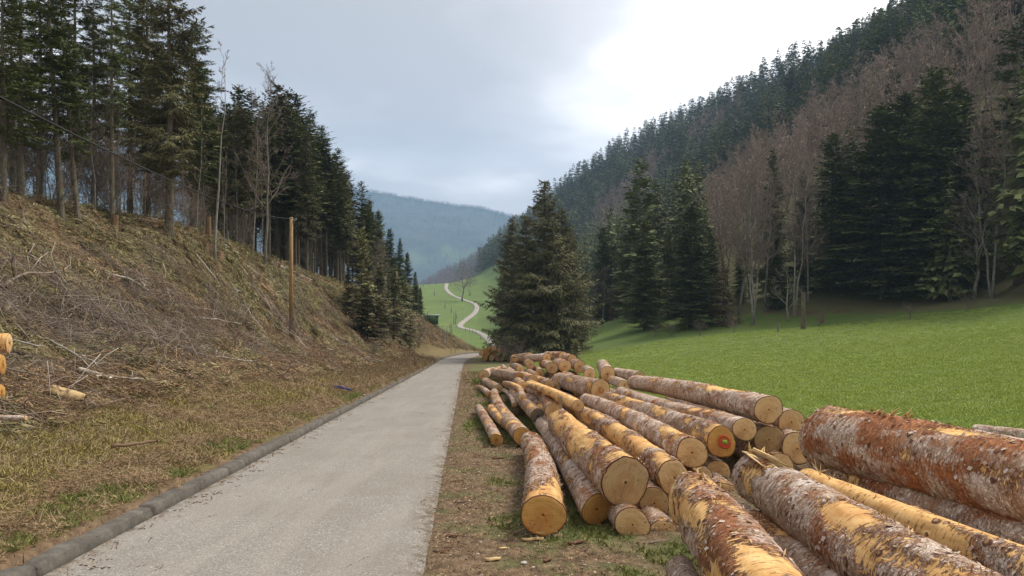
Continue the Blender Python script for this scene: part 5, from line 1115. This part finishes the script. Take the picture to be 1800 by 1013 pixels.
for i, (x, y, r, lb) in enumerate([(921, 994, .03, 'pale angular stone on the verge near the bottom edge'), (937, 1000, .018, 'small white stone right of the angular one'), (492, 623, .09, 'white stone at the foot of the cleared slope right of the pole'), (594, 692, .06, 'white stone beside the blue rod'), (62, 803, .03, 'small white stone in the moss at the left'), (248, 700, .06, 'white wood chip in front of the fallen birch pieces'), (640, 697, .05, 'stone at the gap of the kerb')]):
    P = hit(x, y, r * .3); o = link('stone', stm[i % 3], label=lb, cat='stone'); o.matrix_world = Matrix.Translation(Vector(P)) @ Matrix.Rotation(i * 1.3, 4, 'Z') @ Matrix.Scale(r, 4)
# road debris
dp = [tuft(31, 8, .05, .012, 'barkbit', 3, 0, .05, 'bits'), tuft(32, 5, .04, .010, 'gr_straw', 3, 0, .04, 'bits')]
n_ = 420; Y = 3.6 * (40 / 3.6) ** rng.random(n_); a_ = np.where(rng.random(n_) < .7, -1.36 + np.abs(rng.normal(size=n_)) * .12, rng.uniform(-1.3, 1.35, n_)); X = xc(Y) + a_; Z = Zr(Y) + .032
k = (rng.random(n_) < .8) | (a_ < -1.1); P = np.stack([X, Y, Z], 1)[k]; scatter('road_crumbs', 'bark crumbs and straw lying on the asphalt, mostly along the kerb', P, rng.integers(0, 2, len(P)), dp, rng.uniform(.3, .9, len(P)))

# bark slabs and sticks lying on the verge
def slab(P, l, w, az, label, mat='barkslab', curl=.3, name='bark_slab', cat='bark'):
    n, m_ = 8, 5; t = np.linspace(-.5, .5, n); s = np.linspace(-.5, .5, m_); T_, S_ = np.meshgrid(t, s, indexing='ij'); ws = w * (1 - (2 * np.abs(T_)) ** 3 * .8) * (1 + .10 * np.sin(T_ * 17))
    Zt = curl * w * (1 - (2 * S_) ** 2) + .002 * np.sin(T_ * 9); top = np.stack([T_ * l, S_ * ws, Zt + .008], -1).reshape(-1, 3); bot = top - (0, 0, .008); V = np.concatenate([top, bot]); g_ = grid_faces(n, m_)
    o_ = n * m_; ed = np.concatenate([np.arange(m_), np.arange(1, n) * m_ + m_ - 1, (n - 1) * m_ + np.arange(m_ - 2, -1, -1), np.arange(n - 2, 0, -1) * m_]); e2 = np.roll(ed, -1)
    o = link(name, mesh_np(name, V, [(g_, 0), (g_[:, ::-1] + o_, 0), (np.stack([ed, ed + o_, e2 + o_, e2], 1), 0)], [MAT[mat]]), label=label, cat=cat)
    r_ = rot_on(np.array([P]), np.array([az]))[0]; o.location = P; o.rotation_euler = r_; return o
MAT['barkslab'] = mat_flat('loose_bark', (.20, .10, .055), (.10, .05, .03), 20)
for x, y, l, w, az, lb, mt in ((1012, 957, .16, .05, .5, 'curled dark bark slab in front of the ground row of logs', 'barkslab'), (936, 953, .20, .045, .1, 'flat tan wood shard under the squared log end', 'palewood'), (866, 987, .13, .045, .2, 'pale wood shard on the verge near the bottom edge', 'palewood'), (794, 946, .12, .035, -.3, 'dark bark slab on the verge beside the asphalt', 'barkslab'), (777, 972, .13, .03, -.2, 'brown bark strip beside the asphalt near the bottom edge', 'barkslab'), (884, 968, .07, .02, .1, 'thin pale shard beside the wood shard', 'palewood'), (805, 849, .14, .04, 0, 'bark strip in the middle of the verge', 'barkslab'), (876, 808, .2, .05, .1, 'reddish bark slab in front of the roadside stubs', 'barkslab'), (488, 787, .12, .04, .3, 'reddish bark crumb lying on the asphalt near the kerb', 'barkslab'), (962, 990, .1, .03, .8, 'bark chip near the bottom edge right of the white stone', 'barkslab')):
    P = hit(x, y, .008 if x > 700 else .02)
    if x == 488: P = px(488, 787, 2210 / (787 - 610)); P[2] = float(Zr(P[1])) + .035
    slab(P, l, w, az, lb, mt)
slab(hit(120, 706, .10), .75, .35, -.3, 'large peeled slab of yellow wood in the brushwood at the left', 'palewood', .25, 'wood_slab', 'wood slab')

P = px(1346, 818, 7.3); V, f = kites(np.array([[0, 0, 0.]]), np.array([[-.05, 0, 1.0]]), np.array([[1.0, 0, 0]]), np.array([.16]), np.array([.03]), 0, .3); V2 = V + (0, .02, 0); V, f = merge([(V, f), (V2, f)]); f.append((np.array([[0, 1, 5, 4], [1, 2, 6, 5], [2, 3, 7, 6], [3, 0, 4, 7]]), 0)); o = link('splinter', mesh_np('splinter', V, f, [MAT['palewood']]), label='upright pale splinter sticking out in front of the shadowed log ends', cat='splinter'); o.location = P
# single branches and stems that can be told apart
def branch(p, q, r, label, mat='stick_grey', sag=.0, twigs=6, group=None, lift=(.22, .30), tl=.35, name='fallen_branch', cat='branch', kink=.04, world=False):
    P = np.array(p, float) if world else hit(*p, lift[0]); Q = np.array(q, float) if world else hit(*q, lift[1]); Ln = np.linalg.norm(Q - P); K = 9; t = np.linspace(0, 1, K)[:, None]
    w = np.cumsum(rng.normal(size=(K, 3)) * kink * Ln / 3, 0); w -= t * w[-1]; C = P + (Q - P) * t + w; C[:, 2] += sag * Ln * 4 * t[:, 0] * (1 - t[:, 0]); 
    if not world: C[:, 2] = np.maximum(C[:, 2], H(C[:, 0], C[:, 1]) + r * .8)
    root = bpy.data.objects.new(name, None); COL.objects.link(root); root.location = P; tag(root, label, cat, group)
    V, f = tubes(C[None] - P, np.linspace(r, r * .45, K)[None], 7); link('stem', mesh_np('stem', V, f, [MAT[mat]], True), root)
    if twigs:
        f_ = rng.uniform(.1, .98, twigs) * (K - 1); i = np.minimum(f_.astype(int), K - 2); b = C[i] + (C[i + 1] - C[i]) * (f_ - i)[:, None] - P; ax_ = unit(C[i + 1] - C[i]); d = unit(ax_ * .7 + unit(rng.normal(size=(twigs, 3)) + (0, 0, .7)) * .9); l = tl * Ln * rng.uniform(.2, .8, twigs)
        m1 = b + d * l[:, None] * .5 + rng.normal(size=b.shape) * .04; e_ = b + unit(d + ax_ * .4)[:] * l[:, None]; g_, f2 = tubes(np.stack([b, m1, e_], 1), np.stack([np.full(twigs, r * .45), np.full(twigs, r * .32), np.full(twigs, r * .15)], 1), 4)
        if twigs > 1:
            b2 = np.repeat(m1, 2, 0); d2 = unit(np.repeat(d, 2, 0) + rng.normal(size=(twigs * 2, 3)) * .7); g2, f3 = tubes(np.stack([b2, b2 + d2 * np.repeat(l, 2)[:, None] * .4], 1), np.tile([[r * .25, r * .12]], (twigs * 2, 1)), 3); g_, f2 = merge([(g_, f2), (g2, f3)])
        tw_ = link('twigs', mesh_np('twigs', g_, f2, [MAT[mat]]), root); tw_['kind'] = 'stuff'
    return root
MAT['birch'] = mat_wood('pale_birch_stem', (.42, .36, .28), (.62, .56, .46), 20); MAT['greyst'] = mat_wood('grey_stem', (.30, .27, .235), (.46, .42, .37), 12)
B = branch
B((82, 612), (158, 672), .030, 'long pale curved branch sloping down to the birch pieces at the left', 'greyst', .02, 3)
B((140, 670), (198, 690), .060, 'thick peeled birch piece lying at the end of the curved branch', 'birch', 0, 2, kink=.02)
B((196, 683), (252, 693), .032, 'brown-tipped straight stem right of the birch piece', 'greyst', 0, 1, kink=.02)
B((288, 596), (311, 660), .035, 'short brown stick standing askew in the brushwood', 'stick_red', 0, 0, kink=.02)
B((245, 505), (280, 548), .040, 'pale broken stick crossing the grey branches', 'birch', 0, 1)
B((180, 494), (297, 545), .045, 'longest grey branch lying across the upper slope', 'greyst', .03, 8)
B((158, 512), (210, 510), .04, 'tan peeled branch with a sawn tip on the upper slope', 'stick_red', 0, 2)
B((335, 572), (425, 587), .045, 'grey stem pointing right at the foot of the slope', 'greyst', 0, 5)
B((292, 518), (300, 545), .045, 'short white stub sticking up among the grey branches', 'birch', 0, 0)
B((0, 524), (130, 508), .045, 'long dark-grey branch reaching in from the left edge', 'stick_grey', .05, 8)
B((20, 618), (85, 640), .028, 'pale stem lying behind the yellow log ends', 'greyst', 0, 2)
B((65, 577), (165, 600), .03, 'bowed grey branch above the curved one', 'stick_grey', .08, 7)
B((145, 620), (150, 580), .035, 'dark broken stick standing in the brushwood', 'stick_red', .0, 3, lift=(0, .5))
B((400, 622), (430, 590), .03, 'dark stick leaning at the foot of the slope left of the pole', 'stick_red', 0, 2, lift=(0, .4))
B((262, 740), (276, 743), .02, 'thin twig on the moss left of the road', 'stick_grey', 0, 0)
B((195, 820), (280, 818), .028, 'flat brown stick lying in the rusty litter near the kerb', 'stick_red', 0, 3)
B((350, 635), (450, 650), .03, 'pale stick lying level at the lower edge of the brushwood', 'greyst', 0, 4)
B((120, 645), (300, 650), .02, 'thin brown branch lying across the rusty brushwood', 'stick_red', .03, 8)
B((800, 888), (880, 862), .008, 'thin dark twig lying on the verge', 'stick_red', 0, 4, lift=(.01, .02))
B((1140, 958), (1178, 954), .008, 'short straight twig at the foot of the ground row', 'stick_grey', 0, 0, lift=(.01, .02))
for x, y, x2, y2, r, lb in ((390, 437, 419, 457, .09, 'upper'), (429, 472, 478, 508, .075, 'longest'), (445, 441, 475, 457, .075, 'right upper'), (487, 471, 520, 486, .07, 'right'), (524, 488, 548, 500, .08, 'rightmost'), (412, 415, 438, 436, .07, 'top'), (343, 456, 390, 515, .05, 'left grey'), (322, 392, 352, 413, .12, 'thick topmost'), (410, 520, 460, 530, .05, 'low grey'), (427, 484, 438, 497, .08, 'short')):
    B((x, y), (x2, y2), r, lb + ' barkless stem lying down the slope left of the wooden pole', 'birch' if 'grey' not in lb else 'greyst', 0, 0, kink=.008, name='felled_stem', cat='stem')
G = 'bare branches strewn over the cleared slope'
for i in range(110):
    Y = rng.uniform(10, 60); u_ = rng.uniform(4.2, float(ULIM(Y)) - 1); X = float(xc(Y)) - HALF - u_; a = rng.uniform(-.9, .9) + (math.pi if rng.random() < .5 else 0); l = rng.uniform(1.0, 2.8)
    P = np.array((X, Y, H1(X, Y) + .05)); Q = P + np.array((math.cos(a) * l, math.sin(a) * l * .7, 0)); Q[2] = H1(Q[0], Q[1]) + rng.uniform(.05, .4)
    B(P, Q, rng.uniform(.010, .022) * (1 + Y / 80), 'bare grey or brown branch strewn over the cleared slope', ['stick_grey', 'greyst', 'stick_red'][i % 3], rng.uniform(0, .08), 7, G, world=True, tl=.5)
# stumps
MAT['stumpbark'] = mat_wood('stump_bark', (.13, .08, .045), (.26, .17, .10), 9)
def stump(x, y, w, h, label, tiltx=0.0, mat='cutorange', bark='stumpbark'):
    P = hit(x, y + 1, -.08); d = P[1]; R0 = w / 2 * d / F * 1.1; hh = max(h * d / F, .16) + .28; n = 14; a = np.arange(n) / n * 2 * np.pi; rr = R0 * (1 + .08 * np.cos(2 * a + x)); zs = (0, .25, .6, 1.0); fl = (1.35, 1.1, 1.02, 1.0)
    V = np.concatenate([np.stack([rr * f * np.cos(a), rr * f * np.sin(a), np.full(n, z * hh)], 1) for z, f in zip(zs, fl)]); o = bpy.data.objects.new('tree_stump', None); COL.objects.link(o); o.location = P; o.rotation_euler = (tiltx, 0, 0); tag(o, label, 'stump')
    link('bark', mesh_np('bark', V, [(grid_faces(4, n, True), 0)], [MAT[bark]], True), o); ks = (1, .93, .5, .1); Vc = np.concatenate([np.stack([rr * k * np.cos(a), rr * k * np.sin(a), np.full(n, hh + .004)], 1) for k in ks])
    Vc = Vc[:, (0, 2, 1)] * (1, 1, -1)  # built in the sawn-end frame, then turned upright
    c_ = link('cut_top', mesh_np('cut_top', Vc, [(grid_faces(4, n, True)[:, ::-1], 0), (np.array([3 * n + np.arange(n)]), 0)], [MAT[mat]], False, {'rad': np.repeat(ks, n)}), o); c_.rotation_euler = (math.pi / 2, 0, 0); c_.location = (0, 0, 0); return o
for s in ((202, 408, 11, 19, 'short pale stump left on the slope under the big spruce'), (366, 431, 9, 43, 'tall thin stump standing like a post under the bare tall tree'), (383, 456, 15, 4, 'flat orange stump in the upper brash'), (360, 441, 12, 3, 'flat stump hidden in brash left of the tall thin one'), (380, 476, 14, 4, 'flat stump below the orange one'), (424, 468, 9, 4, 'small stump between the barkless stems'), (403, 441, 8, 5, 'small orange stump beside the upper barkless stem'), (456, 500, 7, 6, 'reddish small stump at the end of the longest barkless stem'), (494, 471, 5, 9, 'thin pale stub left of the wooden pole'), (491, 478, 4, 8, 'second thin pale stub left of the wooden pole'), (522, 489, 6, 6, 'stump just right of the wooden pole'), (450, 440, 5, 9, 'white-topped stub below the forked leafless tree'), (478, 460, 7, 4, 'flat stump right of the white-topped stub'), (330, 413, 12, 6, 'stump beside the splintered trunk foot'), (310, 398, 16, 40, 'splintered broken trunk foot beside the big spruce'), (150, 486, 9, 4, 'orange stump in the brash at the left'), (243, 480, 9, 4, 'orange stump among the grey branches'), (175, 405, 10, 4, 'reddish low stump left of the short pale one')):
    stump(*s)
def piece(x, y, x2, y2, rp, d, label): P0 = hit(x, y, .32); P1 = hit(x2, y2, .25); return log3(P0, P1, rp * P0[1] / F, label, peel=.6, red=.4, cut='cut', name='log_piece')
piece(470, 513, 478, 521, 3.6, 0, 'short cut log piece lying in the brash, tan end up')
piece(460, 511, 467, 518, 2.6, 0, 'shorter cut log piece left of the tan-ended one')
piece(443, 495, 447, 500, 2.6, 0, 'tiny cut log piece above the tan-ended one')

# ------------------------------------------------------------------ poles, wires, posts
pb = px(512, 614, 40); pb[2] = H1(pb[0], pb[1]) - .1; ztop = CAMZ - (382 - CY) / F * 40
pole = bpy.data.objects.new('utility_pole', None); COL.objects.link(pole); pole.location = pb; tag(pole, 'smooth yellow-brown wooden telephone pole standing on the cleared slope', 'pole')
hh = ztop - pb[2]; V, f = tubes(np.array([[[0, 0, 0], [0, 0, hh * .5], [.0, 0, hh]]]), np.array([[.115, .10, .09]]), 16); link('shaft', mesh_np('shaft', V, f, [MAT['pole']], True), pole)
V, f = merge([box((.12, 0, hh - .16), (.30, .05, .05)), box((.27, 0, hh - .11), (.03, .03, .12))]); link('bracket', mesh_np('bracket', V, f, [MAT['metal']]), pole)['kind'] = 'stuff'
V, f = tubes(np.array([[[.25, 0, hh - .18], [.25, 0, hh - .05]]]), np.array([[.03, .02]]), 8); link('insulator', mesh_np('insulator', V, f, [MAT['metal']], True), pole)
def cable(p, q, r, sag, label):
    t = np.linspace(0, 1, 40)[:, None]; C = p + (q - p) * t; C[:, 2] -= sag * 4 * t[:, 0] * (1 - t[:, 0]); V, f = tubes(C[None], np.full((1, 40), r), 5); link('overhead_cable', mesh_np('overhead_cable', V, f, [MAT['cable']], True), label=label, cat='cable')
p0 = np.array([pb[0] + .25, pb[1], ztop - .08]); p1 = px(-60, 140, 8.2); cable(p0, p1, .015, .42, 'black overhead cable sagging from the left picture edge to the wooden pole')
old = []
for x, y, d, ty, r, lb in ((697, 550, 84, 477, .11, 'grey old pole between the young spruces'), (678, 560, 76, 486, .09, 'thin grey pole left of the old one'), (752, 605, 120, 548, .13, 'wooden pole at the far end of the bank beside the green trough')):
    P = px(x, y, d); P[2] = H1(P[0], P[1]) - .1; z_ = CAMZ - (ty - CY) / F * d; V, f = tubes(np.array([[[0, 0, 0], [0, 0, z_ - P[2]]]]), np.array([[r, r * .8]]), 8); o = link('utility_pole', mesh_np('utility_pole', V, f, [MAT['oldpole']], True), label=lb, cat='pole'); o.location = P; old.append((P[0], P[1], z_))
cable(p0, np.array(old[0]), .012, .9, 'thin cable running on from the wooden pole into the young spruces')
# marker post, blue rod and drain lid at the kerb gap
P = hit(729, 646); V, f = tubes(np.array([[[0, 0, -.1], [0, 0, .86]]]), np.array([[.035, .035]]), 8); o = link('marker_post', mesh_np('marker_post', V, f, [mat_flat('rusty_post', (.16, .06, .045))], True), label='thin rusty marker post standing behind the kerb near the bend', cat='post'); o.location = P
P = hit(588, 686, .10); Q = hit(618, 692, .10); V, f = tubes(np.stack([P, (P + Q) / 2 + (0, 0, .03), Q])[None] - P, np.array([[.035, .045, .02]]), 8); o = link('blue_rod', mesh_np('blue_rod', V, f, [mat_flat('blue_plastic', (.02, .03, .30), (.03, .04, .22), 8, .5)], True), label='dark blue plastic rod lying in the grass above the kerb gap', cat='rod'); o.location = P
yk = 23.8; xk = float(xc(yk)) - HALF; zk = float(Zr(yk)); V, f = box((0, 0, 0), (1.15, .30, .05)); o = link('drain_slab', mesh_np('drain_slab', V, f, [MAT['concrete']], False, {'hgt': np.ones(8)}), label='pale concrete drain slab reaching back from the gap in the kerb', cat='drain'); o.location = (xk - .92, yk + .05, zk + .16); o.rotation_euler = (0, math.radians(3), 0)
# things on the green hill
def post(x, y, h, r, label, group=None, lift=0.0):
    P = hit(x, y); P[2] -= .1; V, f = tubes(np.array([[[0, 0, 0], [0, 0, h + .1]]]), np.array([[r, r * .85]]), 6); o = link('post', mesh_np('post', V, f, [MAT['oldpole']]), label=label, cat='post', group=group); o.location = P
for x, y, hp, lb in ((767.4, 583.7, 14, 'post right of the green trough on the pasture'), (778.8, 601.4, 26, 'thick post in front of the barrier on the pasture'), (785.7, 608.5, 33, 'post standing lowest on the pasture'), (791.6, 598.8, 29, 'post right of the thick one on the pasture'), (794.2, 588, 20, 'post with a pale top near the track junction'), (800.3, 571, 23, 'tall post above the barrier'), (797.4, 569.5, 18, 'post left of the tall one above the barrier'), (802.2, 562.4, 17, 'post right of the tall one above the barrier'), (793.2, 550.8, 14, 'upper post of the line on the green hill'), (782.2, 542.8, 15, 'second post of the line on the green hill'), (763.5, 519.7, 13, 'topmost post of the line on the green hill'), (744, 504, 5, 'post on the crest of the green hill')):
    d_ = hit(x, y)[1]; post(x, y, hp / F * d_, .7 / F * d_, lb)
G = 'fence posts along the far road'
for x, y in ((801, 531), (833, 537), (838, 545), (814, 565), (818, 583), (825.5, 583), (831, 586), (836.5, 588), (845, 597), (855, 606), (849, 580), (755, 505), (766, 501), (775, 498), (730, 507), (820, 618), (834, 622), (800, 621), (793, 622)): post(x, y, 1.5 if y < 612 else 1.0, .09 if y < 612 else .04, 'small fence post beside the far road on the green hill', G)
P = hit(758, 575); gm = mat_flat('green_sheet', (.06, .12, .05)); o = bpy.data.objects.new('feed_trough', None); COL.objects.link(o); o.location = P; tag(o, 'green box-shaped feed trough on the pasture beyond the bank', 'trough')
V, f = box((0, 0, 1.0), (2.0, 1.4, 1.2)); link('tub', mesh_np('tub', V, f, [gm]), o); V, f = box((.1, 0, 1.75), (2.4, 1.6, .12)); link('lid', mesh_np('lid', V, f, [MAT['metal']]), o)
for sx in (-.8, .8):
    for sy in (-.5, .5): V, f = box((sx, sy, .2), (.12, .12, .42)); link('leg', mesh_np('leg', V, f, [gm]), o)
P = hit(790, 577); o = bpy.data.objects.new('barrier', None); COL.objects.link(o); o.location = P; tag(o, 'long pale wooden rail barrier beside the far track junction', 'barrier')
V, f = box((0, 0, .9), (5.6, .12, .16)); link('rail', mesh_np('rail', V, f, [MAT['palewood']]), o)
for sx in (-2.7, 0, 2.7): V, f = box((sx, .13, .48), (.14, .14, 1.0)); link('upright', mesh_np('upright', V, f, [MAT['oldpole']]), o)
P = hit(771, 601); V, f = tubes(np.array([[[0, 0, 0], [0, 0, .7]]]), np.array([[.55, .5]]), 12); 
# snag and small posts at the meadow edge
stump(1412, 578, 7, 62, 'tall pale broken snag standing at the meadow edge', mat='cutgrey', bark='trunk'); stump(1368, 583, 4, 12, 'thin broken stub left of the snag', mat='cutgrey', bark='greytrunk'); stump(1445, 568, 5, 14, 'reddish broken stub right of the snag')
